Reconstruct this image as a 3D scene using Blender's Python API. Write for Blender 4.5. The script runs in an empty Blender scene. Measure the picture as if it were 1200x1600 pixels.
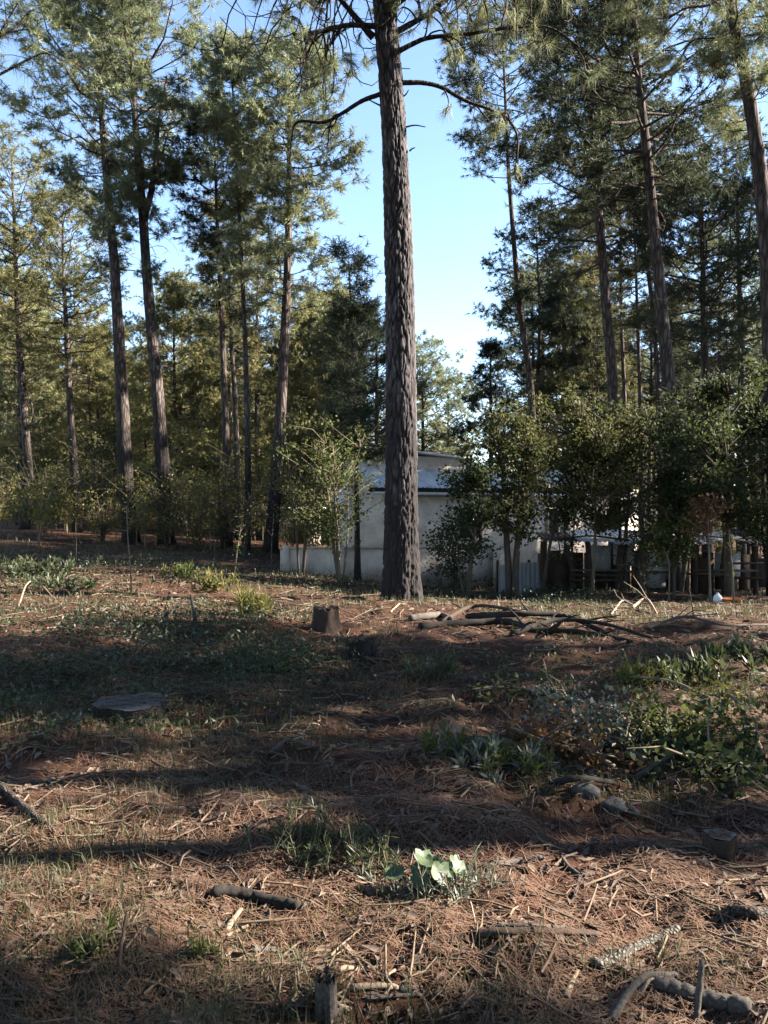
import bpy, math, random
import numpy as np
from mathutils import Vector

# ------------------------------------------------------------------ camera, sky, sun, exposure
S = bpy.context.scene
COL = S.collection
R = math.radians
F = 1232.0; CX = 600.0; HY = 790.0; EYE = 1.5      # focal length, optical axis column, horizon row (1200x1600 photo), eye height

cd = bpy.data.cameras.new('camera'); cam = bpy.data.objects.new('camera', cd); COL.objects.link(cam)
cd.sensor_fit = 'VERTICAL'; cd.sensor_height = 36.0; cd.lens = 36.0 * F / 1600.0
cd.clip_start = 0.05; cd.clip_end = 3000
cam.location = (0, 0, EYE); cam.rotation_euler = (R(90) - math.atan((800 - HY) / F), 0, 0)
S.camera = cam

SUN_EL = R(29); SUN_AZ = R(-4)                      # elevation; swing from +X towards the camera side
sdir = Vector((math.cos(SUN_EL) * math.cos(SUN_AZ), -math.cos(SUN_EL) * math.sin(SUN_AZ), math.sin(SUN_EL)))
w = bpy.data.worlds.new('World'); S.world = w; w.use_nodes = True
nt = w.node_tree; bg = nt.nodes['Background']
sky = nt.nodes.new('ShaderNodeTexSky'); sky.sky_type = 'NISHITA'; sky.sun_disc = False
sky.sun_elevation = SUN_EL; sky.sun_rotation = R(90) + SUN_AZ
sky.altitude = 1500; sky.air_density = 1.0; sky.dust_density = 0.15; sky.ozone_density = 1.0
nt.links.new(sky.outputs[0], bg.inputs[0]); bg.inputs[1].default_value = 0.055
ld = bpy.data.lights.new('sun', 'SUN'); ld.energy = 5.0; ld.angle = R(0.55); ld.color = (1.0, 0.89, 0.76)
sun = bpy.data.objects.new('sun', ld); COL.objects.link(sun)
sun.rotation_euler = (-sdir).to_track_quat('-Z', 'Y').to_euler()
S.view_settings.view_transform = 'Standard'; S.view_settings.look = 'None'
S.view_settings.gamma = 1.0; S.view_settings.exposure = 3.15
S.cycles.max_bounces = 6; S.cycles.diffuse_bounces = 3; S.cycles.glossy_bounces = 2
S.cycles.transmission_bounces = 3; S.cycles.transparent_max_bounces = 4

# ------------------------------------------------------------------ numeric helpers
def smooth(a, b, x):
    t = np.clip((np.asarray(x, float) - a) / (b - a), 0, 1); return t * t * (3 - 2 * t)
def hash2(i, j, s):
    h = (i * 374761393 + j * 668265263 + s * 982451653) & 0x7fffffff
    h = ((h ^ (h >> 13)) * 1274126177) & 0x7fffffff
    return ((h ^ (h >> 16)) & 0xffff) / 65535.0
def vnoise(x, y, s=0):
    x = np.asarray(x, float); y = np.asarray(y, float)
    i = np.floor(x).astype(np.int64); j = np.floor(y).astype(np.int64)
    u = x - i; v = y - j; u = u * u * (3 - 2 * u); v = v * v * (3 - 2 * v)
    a = hash2(i, j, s); b = hash2(i + 1, j, s); c = hash2(i, j + 1, s); d = hash2(i + 1, j + 1, s)
    return (a * (1 - u) + b * u) * (1 - v) + (c * (1 - u) + d * u) * v
def gz(x, y):
    """height of the forest floor"""
    x = np.asarray(x, float); y = np.asarray(y, float)
    z = -0.07 * np.clip(y - 10, 0, 13) * smooth(-6, 3, x)
    z = z + 0.5 * smooth(-4, -16, x) * smooth(15, 35, y)
    z = z + 9.0 * smooth(60, 300, y)
    near = 1 - smooth(10, 40, np.abs(y) + np.abs(x) * 0.3)
    z = z + (vnoise(x * 0.5, y * 0.5, 1) - 0.5) * 0.16 * smooth(1, 5, y) + near * ((vnoise(x * 2.2, y * 2.2, 2) - 0.5) * 0.10
        + (vnoise(x * 6, y * 6, 3) - 0.5) * 0.06 + (vnoise(x * 15, y * 15, 4) - 0.5) * 0.03)
    return z
def g1(x, y): return float(gz(x, y))
def at(px, py, D): return np.array(((px - CX) / F * D, D, EYE + (HY - py) / F * D))
def gp(px, py, lift=0.0):
    """where the sight line through a photo pixel meets the floor"""
    D = EYE * F / max(py - HY, 8)
    for _ in range(12):
        z = g1((px - CX) / F * D, D)
        D = 0.5 * D + 0.5 * (EYE - z) * F / max(py - HY, 8)
    x = (px - CX) / F * D
    return np.array((x, D, g1(x, D) + lift))
def nrm(v):
    v = np.asarray(v, float); return v / (np.linalg.norm(v, axis=-1, keepdims=True) + 1e-9)
def spline(P, n):
    P = np.asarray(P, float); m = len(P)
    if m == 2: t = np.linspace(0, 1, n)[:, None]; return P[0] * (1 - t) + P[1] * t
    Q = np.vstack([2 * P[0] - P[1], P, 2 * P[-1] - P[-2]])
    t = np.linspace(0, m - 1 - 1e-6, n); i = t.astype(int); u = (t - i)[:, None]
    p0, p1, p2, p3 = Q[i], Q[i + 1], Q[i + 2], Q[i + 3]
    return 0.5 * (2 * p1 + (p2 - p0) * u + (2 * p0 - 5 * p1 + 4 * p2 - p3) * u * u + (3 * p1 - p0 - 3 * p2 + p3) * u ** 3)

class Geo:
    def __init__(s): s.v = []; s.t = []; s.q = []; s.n = 0
    def add(s, V, T=None, Q=None):
        V = np.asarray(V, float).reshape(-1, 3)
        if T is not None and len(T): s.t.append(np.asarray(T, np.int64).reshape(-1, 3) + s.n)
        if Q is not None and len(Q): s.q.append(np.asarray(Q, np.int64).reshape(-1, 4) + s.n)
        s.v.append(V); s.n += len(V)
    def tube(s, P, rad, sides=6, cap=True, wob=0.0, rng=None):
        P = np.asarray(P, float); n = len(P); rad = np.broadcast_to(np.asarray(rad, float), (n,))
        T = nrm(np.gradient(P, axis=0)); ref = np.array((0.31, 0.17, 1.0)) if abs(T[:, 2]).mean() < 0.7 else np.array((1.0, 0.23, 0.05))
        A = nrm(np.cross(T, ref)); B = np.cross(T, A)
        a = np.linspace(0, 2 * math.pi, sides, endpoint=False)
        rr = rad[:, None] * np.ones(sides)
        if wob and rng is not None: rr = rr * (1 + wob * (rng.random((n, sides)) - 0.5) * 2)
        V = P[:, None, :] + rr[..., None] * (np.cos(a)[None, :, None] * A[:, None, :] + np.sin(a)[None, :, None] * B[:, None, :])
        i = np.arange(n - 1)[:, None] * sides; j = np.arange(sides)[None, :]; k = (j + 1) % sides
        Q = np.stack([i + j, i + k, i + sides + k, i + sides + j], -1).reshape(-1, 4)
        V = V.reshape(-1, 3); T3 = []
        if cap:
            V = np.vstack([V, P[0], P[-1]]); c0 = n * sides; b = (n - 1) * sides
            for q in range(sides):
                T3.append((c0, (q + 1) % sides, q)); T3.append((c0 + 1, b + q, b + (q + 1) % sides))
        s.add(V, T3, Q)
    def box(s, c, sz, rot=None):
        x, y, z = [0.5 * q for q in sz]
        V = np.array([(-x, -y, -z), (x, -y, -z), (x, y, -z), (-x, y, -z), (-x, -y, z), (x, -y, z), (x, y, z), (-x, y, z)])
        if rot is not None: V = V @ np.asarray(rot).T
        s.add(V + np.asarray(c), Q=[(0, 3, 2, 1), (4, 5, 6, 7), (0, 1, 5, 4), (1, 2, 6, 5), (2, 3, 7, 6), (3, 0, 4, 7)])
    def mesh(s, name, origin=(0, 0, 0), smooth_=True):
        V = np.vstack(s.v) - np.asarray(origin, float)
        T = np.vstack(s.t) if s.t else np.zeros((0, 3), np.int64); Q = np.vstack(s.q) if s.q else np.zeros((0, 4), np.int64)
        me = bpy.data.meshes.new(name)
        me.vertices.add(len(V)); me.vertices.foreach_set('co', V.astype(np.float32).ravel())
        L = np.concatenate([T.ravel(), Q.ravel()]).astype(np.int32)
        me.loops.add(len(L)); me.loops.foreach_set('vertex_index', L)
        ls = np.concatenate([np.arange(len(T)) * 3, len(T) * 3 + np.arange(len(Q)) * 4]).astype(np.int32)
        me.polygons.add(len(ls)); me.polygons.foreach_set('loop_start', ls)
        if smooth_: me.polygons.foreach_set('use_smooth', np.ones(len(ls), bool))
        me.update(calc_edges=True); return me
    def build(s, name, mat, parent=None, smooth_=True, kind=None, origin=None):
        if origin is None: origin = tuple(parent['_o']) if parent is not None and '_o' in parent.keys() else (0, 0, 0)
        me = s.mesh(name, origin, smooth_); me.materials.append(mat)
        o = bpy.data.objects.new(name, me); COL.objects.link(o)
        if parent is not None: o.parent = parent
        elif origin != (0, 0, 0): o.location = origin
        if kind: o['kind'] = kind
        return o

def tag(o, label, cat, group=None):
    o['label'] = label; o['category'] = cat
    if group: o['group'] = group
    return o
def thing(name, label, cat, loc, group=None):
    o = bpy.data.objects.new(name, None); COL.objects.link(o); o.location = loc; o.empty_display_size = 0.2
    o['_o'] = [float(q) for q in loc]
    return tag(o, label, cat, group)
def copy_tree(o, loc, rz, sc, label=None, group=None):
    c = o.copy(); COL.objects.link(c); c.location = loc; c.rotation_euler = (0, 0, rz); c.scale = (sc, sc, sc)
    if label: c['label'] = label
    if group: c['group'] = group
    for ch in o.children:
        d = ch.copy(); COL.objects.link(d); d.parent = c
    return c

# ------------------------------------------------------------------ materials
def mat(name, rough=0.9, spec=0.2):
    m = bpy.data.materials.new(name); m.use_nodes = True
    b = m.node_tree.nodes['Principled BSDF']; b.inputs['Roughness'].default_value = rough
    b.inputs['Specular IOR Level'].default_value = spec
    return m, m.node_tree, b
def N(t, ty, **kw):
    n = t.nodes.new(ty)
    for k, v in kw.items(): setattr(n, k, v)
    return n
def ramp(t, src, stops):
    r = N(t, 'ShaderNodeValToRGB'); e = r.color_ramp.elements
    while len(e) < len(stops): e.new(0.5)
    for q, (p, c) in zip(e, stops): q.position = p; q.color = (*c, 1)
    t.links.new(src, r.inputs[0]); return r.outputs[0]
def noise(t, scale, detail=4, rough=0.6, vec=None, dist=0.0):
    n = N(t, 'ShaderNodeTexNoise'); n.inputs['Scale'].default_value = scale; n.inputs['Detail'].default_value = detail
    n.inputs['Roughness'].default_value = rough; n.inputs['Distortion'].default_value = dist
    if vec is not None: t.links.new(vec, n.inputs['Vector'])
    return n.outputs[0]
def coord(t, scale=(1, 1, 1)):
    c = N(t, 'ShaderNodeTexCoord'); m = N(t, 'ShaderNodeMapping'); m.inputs['Scale'].default_value = scale
    t.links.new(c.outputs['Object'], m.inputs[0]); return m.outputs[0]
def mixc(t, fac, a, b):
    m = N(t, 'ShaderNodeMix', data_type='RGBA')
    for s, v in ((m.inputs[0], fac), (m.inputs[6], a), (m.inputs[7], b)):
        if hasattr(v, 'is_linked'): t.links.new(v, s)
        elif isinstance(v, tuple): s.default_value = (*v, 1)
        else: s.default_value = v
    return m.outputs[2]
def bump(t, b, h, strength, dist):
    n = N(t, 'ShaderNodeBump'); n.inputs['Strength'].default_value = strength; n.inputs['Distance'].default_value = dist
    t.links.new(h, n.inputs['Height']); t.links.new(n.outputs[0], b.inputs['Normal'])

def bark_mat(name, dark, mid, light, sc=9.0, dark_foot=False, st=0.22, bd=0.03):
    m, t, b = mat(name, 0.95, 0.1)
    v = N(t, 'ShaderNodeTexVoronoi', feature='DISTANCE_TO_EDGE'); v.inputs['Scale'].default_value = sc
    t.links.new(coord(t, (1, 1, st)), v.inputs['Vector'])
    n = noise(t, 30, 5, 0.7, coord(t, (1, 1, 0.35)))
    a = N(t, 'ShaderNodeMath', operation='MULTIPLY_ADD'); t.links.new(v.outputs[0], a.inputs[0]); a.inputs[1].default_value = 2.2
    t.links.new(n, a.inputs[2])
    s = N(t, 'ShaderNodeMath', operation='SUBTRACT'); t.links.new(a.outputs[0], s.inputs[0]); s.inputs[1].default_value = 0.3
    c = ramp(t, s.outputs[0], [(0.05, dark), (0.4, mid), (0.85, light)])
    c = mixc(t, ramp(t, noise(t, 1.3, 3), [(0.4, (0, 0, 0)), (0.7, (0.6, 0.6, 0.6))]), c, dark)
    if dark_foot:                                     # bark turns darker towards the foot, with a noisy edge
        sx = N(t, 'ShaderNodeSeparateXYZ'); t.links.new(N(t, 'ShaderNodeTexCoord').outputs['Object'], sx.inputs[0])
        zz = N(t, 'ShaderNodeMath', operation='MULTIPLY_ADD'); t.links.new(noise(t, 0.9, 4, 0.6, coord(t, (1, 1, 0.3))), zz.inputs[0]); zz.inputs[1].default_value = 2.5
        mz = N(t, 'ShaderNodeMath', operation='MULTIPLY'); t.links.new(sx.outputs['Z'], mz.inputs[0]); mz.inputs[1].default_value = -0.28
        t.links.new(mz.outputs[0], zz.inputs[2])
        c = mixc(t, ramp(t, zz.outputs[0], [(0.0, (0, 0, 0)), (0.4, (0.85, 0.85, 0.85))]), c, (0.018, 0.016, 0.016))
    t.links.new(c, b.inputs[0]); bump(t, b, s.outputs[0], 0.9, bd); return m
def leaf_mat(name, c1, c2, c3, sc=2.0, trans=0.3, rough=0.55, spec=0.3):
    m, t, b = mat(name, rough, spec)
    c = ramp(t, noise(t, sc, 5, 0.75), [(0.3, c1), (0.52, c2), (0.72, c3)])
    t.links.new(c, b.inputs[0])
    tr = N(t, 'ShaderNodeBsdfTranslucent'); t.links.new(mixc(t, 0.3, c, (0.12, 0.13, 0.04)), tr.inputs[0])
    mx = N(t, 'ShaderNodeMixShader'); mx.inputs[0].default_value = trans
    t.links.new(b.outputs[0], mx.inputs[1]); t.links.new(tr.outputs[0], mx.inputs[2])
    t.links.new(mx.outputs[0], t.nodes['Material Output'].inputs[0]); return m
def plain(name, c1, c2, sc=6.0, rough=0.9, bmp=0.3, bd=0.01, stretch=(1, 1, 1), spec=0.2):
    m, t, b = mat(name, rough, spec)
    n = noise(t, sc, 6, 0.7, coord(t, stretch))
    t.links.new(ramp(t, n, [(0.3, c1), (0.7, c2)]), b.inputs[0])
    if bmp: bump(t, b, n, bmp, bd)
    return m

BARK = bark_mat('pine_bark', (0.0158, 0.0134, 0.0125), (0.0495, 0.0394, 0.0362), (0.1102, 0.0906, 0.0849), 9.0, True)
BARKT = bark_mat('limb_bark', (0.0112, 0.0097, 0.0090), (0.0315, 0.0248, 0.0210), (0.0683, 0.0547, 0.0473), 16)
LOGB = bark_mat('log_bark', (0.0097, 0.0083, 0.0075), (0.0292, 0.0232, 0.0195), (0.0735, 0.0607, 0.0540), 55, False, 1.0, 0.006)
SLAB = bark_mat('lichened_bark', (0.0195, 0.0165, 0.0142), (0.0585, 0.0510, 0.0435), (0.1268, 0.1222, 0.1072), 55, False, 1.0, 0.008)
BARKF = bark_mat('far_pine_bark', (0.0197, 0.0165, 0.0147), (0.0551, 0.0454, 0.0389), (0.1267, 0.1040, 0.0906), 7)
NEED = leaf_mat('pine_needles', (0.0907, 0.1095, 0.0598), (0.1757, 0.1964, 0.1053), (0.2635, 0.2666, 0.1458), 1.6, 0.3, 0.65, 0.25)
NEEDB = leaf_mat('bluish_shade_dark_needles', (0.0167, 0.0265, 0.0178), (0.0306, 0.0432, 0.0277), (0.0513, 0.0639, 0.0374), 1.6, 0.25, 0.7, 0.2)  # bluish tone, plus shade of the right-hand crowns put into the colour
NEEDY = leaf_mat('yellowing_pine_needles', (0.0664, 0.0752, 0.0324), (0.1452, 0.1410, 0.0588), (0.2489, 0.2115, 0.0973), 1.2, 0.3, 0.7, 0.2)
LEAFG = leaf_mat('green_leaves', (0.0239, 0.0366, 0.0103), (0.0510, 0.0649, 0.0168), (0.0893, 0.0932, 0.0302), 3.0, 0.35, 0.75, 0.15)
LEAFO = leaf_mat('olive_leaves', (0.0265, 0.0322, 0.0120), (0.0498, 0.0530, 0.0182), (0.0848, 0.0751, 0.0345), 3.0, 0.3, 0.75, 0.15)
LEAFY = leaf_mat('yellow_green_leaves', (0.0510, 0.0548, 0.0160), (0.0956, 0.0906, 0.0254), (0.1435, 0.1155, 0.0447), 3.0, 0.35, 0.75, 0.15)
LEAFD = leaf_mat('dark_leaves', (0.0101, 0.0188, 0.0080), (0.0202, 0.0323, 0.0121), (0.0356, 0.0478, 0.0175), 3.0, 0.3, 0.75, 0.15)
LEAFR = leaf_mat('red_brown_leaves', (0.0490, 0.0224, 0.0105), (0.0931, 0.0413, 0.0196), (0.1372, 0.0735, 0.0364), 3.0, 0.3, 0.6, 0.2)
LEAFS = leaf_mat('silvery_leaves', (0.0585, 0.0683, 0.0540), (0.1028, 0.1147, 0.0878), (0.1613, 0.1658, 0.1268), 5.0, 0.2, 0.6, 0.3)
LEAFP = leaf_mat('pale_broad_leaves', (0.0324, 0.0539, 0.0238), (0.0475, 0.0726, 0.0335), (0.0692, 0.0933, 0.0454), 6.0, 0.3, 0.5, 0.3)
STEM = plain('grey_brown_stems', (0.0322, 0.0252, 0.0189), (0.0728, 0.0595, 0.0455), 12, 0.9, 0.5, 0.01, (1, 1, .3))
STEMP = plain('pale_stems', (0.0780, 0.0607, 0.0413), (0.1462, 0.1170, 0.0833), 12, 0.9, 0.4, 0.01, (1, 1, .3))
WOODG = plain('weathered_grey_wood', (0.0216, 0.0187, 0.0166), (0.0907, 0.0799, 0.0691), 70, 0.95, 0.6, 0.005)
WOODP = plain('peeled_pale_wood', (0.0975, 0.0705, 0.0465), (0.2243, 0.1800, 0.1320), 70, 0.85, 0.6, 0.005)
WOODB = plain('brown_dead_wood', (0.0147, 0.0105, 0.0077), (0.0588, 0.0385, 0.0273), 70, 0.95, 0.6, 0.005)
WOODK = plain('charred_wood', (0.0049, 0.0049, 0.0042), (0.0252, 0.0210, 0.0182), 70, 0.95, 0.6, 0.005)
CUT = plain('grey_cut_wood', (0.0765, 0.0720, 0.0630), (0.1305, 0.1215, 0.1057), 9, 0.9, 0.4, 0.006)
WALL = plain('whitewashed_wall', (0.2728, 0.2275, 0.1906), (0.5236, 0.4547, 0.3902), 1.6, 0.9, 0.15, 0.01)
WALLC = plain('stained_cream_wall', (0.1975, 0.1519, 0.1231), (0.3792, 0.3326, 0.2886), 1.4, 0.9, 0.15, 0.01)
TIN = plain('grey_tin_roof', (0.2531, 0.2592, 0.2599), (0.3798, 0.3806, 0.3713), 3, 0.45, 0.1, 0.005, (1, 1, 1), 0.5)
SHEET = plain('white_sheet', (0.2062, 0.2179, 0.2307), (0.3391, 0.3450, 0.3519), 2.2, 0.6, 0.1, 0.005)
TWIGM = plain('litter_twig', (0.0518, 0.0367, 0.0259), (0.1296, 0.0972, 0.0691), 5, 0.9, 0)
NEEDLEM = plain('fallen_needles', (0.0416, 0.0208, 0.0131), (0.1513, 0.0969, 0.0646), 24, 0.8, 0)
GRASSM = leaf_mat('short_grass', (0.0217, 0.0254, 0.0103), (0.0391, 0.0403, 0.0176), (0.0825, 0.0722, 0.0374), 1.4, 0.3, 0.6, 0.3)
HERBM = leaf_mat('ground_herbs', (0.0171, 0.0260, 0.0121), (0.0334, 0.0455, 0.0204), (0.0683, 0.0740, 0.0365), 2.0, 0.3, 0.5, 0.3)
CHIPM = plain('leaf_and_chip_litter', (0.0169, 0.0117, 0.0096), (0.1465, 0.1069, 0.0815), 9, 0.85, 0)

m, t, b = mat('forest_floor', 0.97, 0.08)
n1 = noise(t, 0.7, 5, 0.65); n2 = noise(t, 9, 6, 0.75); n3 = noise(t, 60, 4, 0.7)
soil = ramp(t, n2, [(0.28, (0.0130, 0.0082, 0.0062)), (0.5, (0.0370, 0.0175, 0.0113)), (0.75, (0.0795, 0.0350, 0.0226))])
lit = ramp(t, n3, [(0.3, (0.0196, 0.0112, 0.0081)), (0.55, (0.0591, 0.0313, 0.0202)), (0.75, (0.1129, 0.0659, 0.0415))])
c = mixc(t, ramp(t, n1, [(0.35, (0.15, 0.15, 0.15)), (0.62, (0.8, 0.8, 0.8))]), soil, lit)
moss = ramp(t, noise(t, 1.1, 5, 0.7, coord(t, (1, 1, 1)), 0.4), [(0.48, (0, 0, 0)), (0.66, (0.55, 0.55, 0.55))])
c = mixc(t, moss, c, (0.0175, 0.0175, 0.0084))
t.links.new(c, b.inputs[0]); bump(t, b, n3, 0.9, 0.02); FLOOR = m

# the great pine's bark: colour follows the carved ridges, soot at its foot
m, t, b = mat('ridged_pine_bark', 0.95, 0.12)
at_ = N(t, 'ShaderNodeAttribute'); at_.attribute_name = 'ridge'
n = noise(t, 26, 6, 0.75, coord(t, (1, 1, 0.5)))
a = N(t, 'ShaderNodeMath', operation='MULTIPLY_ADD'); t.links.new(n, a.inputs[0]); a.inputs[1].default_value = 0.5
t.links.new(at_.outputs['Fac'], a.inputs[2])
s = N(t, 'ShaderNodeMath', operation='SUBTRACT'); t.links.new(a.outputs[0], s.inputs[0]); s.inputs[1].default_value = 0.25
c = ramp(t, s.outputs[0], [(0.0, (0.011, 0.010, 0.011)), (0.35, (0.031, 0.028, 0.029)), (0.70, (0.072, 0.065, 0.067)), (0.95, (0.128, 0.117, 0.118))])
sx = N(t, 'ShaderNodeSeparateXYZ'); t.links.new(N(t, 'ShaderNodeTexCoord').outputs['Object'], sx.inputs[0])
zz = N(t, 'ShaderNodeMath', operation='MULTIPLY_ADD'); t.links.new(noise(t, 1.6, 5, 0.6, coord(t, (1, 1, 0.4))), zz.inputs[0]); zz.inputs[1].default_value = 4.5
mz = N(t, 'ShaderNodeMath', operation='MULTIPLY'); t.links.new(sx.outputs['Z'], mz.inputs[0]); mz.inputs[1].default_value = -0.6
t.links.new(mz.outputs[0], zz.inputs[2])
c = mixc(t, ramp(t, zz.outputs[0], [(0.1, (0, 0, 0)), (0.65, (0.9, 0.9, 0.9))]), c, (0.018, 0.016, 0.016))
t.links.new(c, b.inputs[0]); bump(t, b, n, 0.6, 0.012); BARKR = m
# weathered end grain with rings
m, t, b = mat('stump_end_grain', 0.9, 0.15)
wv = N(t, 'ShaderNodeTexWave', wave_type='RINGS', rings_direction='Z'); wv.inputs['Scale'].default_value = 14; wv.inputs['Distortion'].default_value = 1.5
t.links.new(coord(t), wv.inputs[0])
c = mixc(t, 0.12, ramp(t, noise(t, 7, 5), [(0.3, (0.022, 0.021, 0.019)), (0.7, (0.07, 0.066, 0.058))]), wv.outputs[0])
c = mixc(t, 0.75, c, ramp(t, noise(t, 5, 5), [(0.3, (0.02, 0.02, 0.018)), (0.7, (0.058, 0.058, 0.054))]))
t.links.new(c, b.inputs[0]); bump(t, b, wv.outputs[0], 0.2, 0.004); RINGS = m

# ------------------------------------------------------------------ ground
def build_ground():
    u = np.linspace(-1, 1, 310); xs = 0.9 * np.sinh(u * 6.2)
    xs = np.sort(xs); v = np.linspace(0, 1, 310)
    ys = 1.3 * np.exp(v * math.log(26 / 1.3))
    ys = np.concatenate([[-400, -150, -60, -25, -12, -6, -3, -1.5, -0.5, 0.2, 0.6, 0.9, 1.1], ys, 26 * np.exp(np.linspace(0.03, 3.8, 46))])
    X, Y = np.meshgrid(xs, ys); Z = gz(X, Y)
    nx = len(xs); ny = len(ys)
    i = np.arange(ny - 1)[:, None] * nx; j = np.arange(nx - 1)[None, :]
    Q = np.stack([i + j, i + j + 1, i + nx + j + 1, i + nx + j], -1).reshape(-1, 4)
    g = Geo(); g.add(np.stack([X, Y, Z], -1), Q=Q)
    o = g.build('ground', FLOOR); o['kind'] = 'structure'
build_ground()

# ------------------------------------------------------------------ pines
def needles(g, pos, dr, per, L, wd, droop, rng, spread=1.0):
    n = len(pos)
    if n == 0: return
    pos = np.repeat(np.asarray(pos), per, 0); dr = np.repeat(np.asarray(dr), per, 0); k = n * per
    v = nrm(rng.normal(size=(k, 3)))
    d = nrm(dr * (0.35 + 0.5 * rng.random((k, 1))) + v * spread * (0.5 + 0.5 * rng.random((k, 1))) + np.array((0, 0, -droop)))
    b = pos - dr * (rng.random((k, 1)) * 0.16) + rng.normal(size=(k, 3)) * 0.012
    side = nrm(np.cross(d, rng.normal(size=(k, 3)))) * wd * 0.5
    tip = b + d * (L * (0.65 + 0.5 * rng.random((k, 1)))) + np.array((0, 0, -0.25 * droop * L))
    V = np.stack([b - side, b + side, tip], 1).reshape(-1, 3)
    g.add(V, np.arange(k * 3).reshape(-1, 3))

def shape_r(shape, t):
    if shape == 'round': return (0.6 + 0.4 * t / 0.3) if t < 0.3 else math.sqrt(max(0.05, 1 - ((t - 0.3) / 0.74) ** 2))
    if shape == 'cone': return (1 - t) ** 0.8 * 0.97 + 0.05
    if shape == 'top': return (0.45 + 0.55 * t / 0.45) if t < 0.45 else math.sqrt(max(0.03, 1 - ((t - 0.45) / 0.56) ** 2))
    return 0.55 + 0.45 * math.sin(t * 9) * (1 - t) + 0.15 - 0.5 * t ** 3      # 'airy': ragged
def crown_geo(gw, gn, P, rad, z0, z1, half, shape, nb, rng, nt=(4, 7), per=18, L=0.26, wd=0.02, droop=0.25, ecc=(0, 0), sides=4, fill=1.0, puff=1.0):
    """limbs and twigs into gw, needle tufts into gn; P/rad trunk line, crown between z0 and z1"""
    clumps = []; cdir = []
    zs = P[:, 2]
    for k in range(nb):
        tt = (k + rng.random()) / nb; z = z0 + (z1 - z0) * tt
        o = np.array([np.interp(z, zs, P[:, q]) for q in range(3)]); r = float(np.interp(z, zs, rad))
        az = k * 2.39996 + rng.normal() * 0.35
        Ln = half * shape_r(shape, tt) * (0.72 + 0.45 * rng.random())
        h = np.array((math.cos(az), math.sin(az), 0.0)); Ln *= 1 + ecc[0] * h[0] + ecc[1] * h[1]
        Ln = max(Ln, 0.35); e0 = -0.12 + 0.72 * tt + rng.normal() * 0.16
        bend = 0.08 + 0.30 * rng.random()
        s = np.array((-h[1], h[0], 0)) * rng.normal() * 0.12
        f = np.linspace(0, 1, 6)[:, None]
        B = o + (h * math.cos(e0) + np.array((0, 0, math.sin(e0)))) * Ln * f + s * Ln * f ** 2 + np.array((0, 0, bend * Ln)) * f ** 2.2
        B[1:] += rng.normal(size=(5, 3)) * 0.025 * Ln
        br = np.interp(np.linspace(0, 1, 6), [0, 1], [max(0.012, min(r * 0.55, 0.012 + 0.011 * Ln)), 0.008])
        gw.tube(B, br, sides, False)
        m = max(2, int(rng.integers(nt[0], nt[1] + 1) * (0.55 + 0.5 * Ln / max(half, .5))))
        for q in range(m):
            f1 = 0.38 + 0.62 * (q + rng.random()) / m; i = min(int(f1 * 5), 4); u = f1 * 5 - i
            p = B[i] * (1 - u) + B[i + 1] * u; d0 = nrm(B[i + 1] - B[i])
            sd = nrm(np.cross(d0, (0, 0, 1))) * (1 if q % 2 else -1)
            d = nrm(d0 * 0.7 + sd * (0.5 + 0.7 * rng.random()) + np.array((0, 0, 0.1 + 0.45 * rng.random())) + rng.normal(size=3) * 0.2)
            l2 = Ln * (0.14 + 0.26 * rng.random()) * (1.15 - 0.5 * f1) + 0.25
            e = p + d * l2; mid = p + d * l2 * 0.5 + np.array((0, 0, -0.07 * l2))
            gw.tube(np.array([p, mid, e]), [0.012, 0.009, 0.006], 3, False)
            clumps.append(e); cdir.append(d)
            if l2 > 0.7 and rng.random() < 0.6: clumps.append(mid + rng.normal(size=3) * 0.15); cdir.append(d)
        clumps.append(B[-1]); cdir.append(nrm(B[-1] - B[-2]))
    top = np.array([np.interp(z1, zs, P[:, q]) for q in range(3)])
    for q in range(6): clumps.append(top + rng.normal(size=3) * (0.35, 0.35, 0.3)); cdir.append(np.array((0, 0, 1.0)))
    # each clump: a loose pompom of needle tufts, fuller on its upper side
    C = np.array(clumps); CD = np.array(cdir); k = len(C)
    cnt = np.maximum(3, (11.0 * fill * (0.45 + 1.1 * rng.random(k) ** 1.3))).astype(int)
    idx = np.repeat(np.arange(k), cnt); sz = (0.6 + 0.7 * rng.random(k))[idx][:, None]
    off = rng.normal(size=(len(idx), 3)) * np.array((0.20, 0.20, 0.115)) * sz * puff
    pos = C[idx] + off; dr = nrm(off * 2.2 + CD[idx] * 0.22 + np.array((0, 0, 0.16)))
    needles(gn, pos, dr, per, L, wd, droop, rng, 0.75)
def dead_twigs(gw, P, rad, z0, z1, n, ln, rng, sag=0.35):
    zs = P[:, 2]
    for k in range(n):
        z = z0 + (z1 - z0) * rng.random(); o = np.array([np.interp(z, zs, P[:, q]) for q in range(3)])
        az = rng.random() * 6.283; h = np.array((math.cos(az), math.sin(az), 0.0)); l = ln * (0.3 + 0.9 * rng.random())
        f = np.linspace(0, 1, 5)[:, None]
        B = o + h * l * f + np.array((0, 0, 1)) * l * (0.25 * f - sag * f ** 2 * (0.4 + rng.random())) + np.vstack([np.zeros(3), rng.normal(size=(4, 3)) * 0.05 * l])
        gw.tube(B, np.linspace(0.016, 0.005, 5), 4, False)
        if l > 0.8 * ln:
            for q in range(3):
                i = 2 + q % 3; d = nrm(B[i] - B[i - 1] + rng.normal(size=3) * 0.5)
                gw.tube(np.array([B[i], B[i] + d * l * 0.2, B[i] + d * l * 0.35 + np.array((0, 0, -0.08 * l))]), [0.007, 0.006, 0.004], 3, False)

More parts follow.
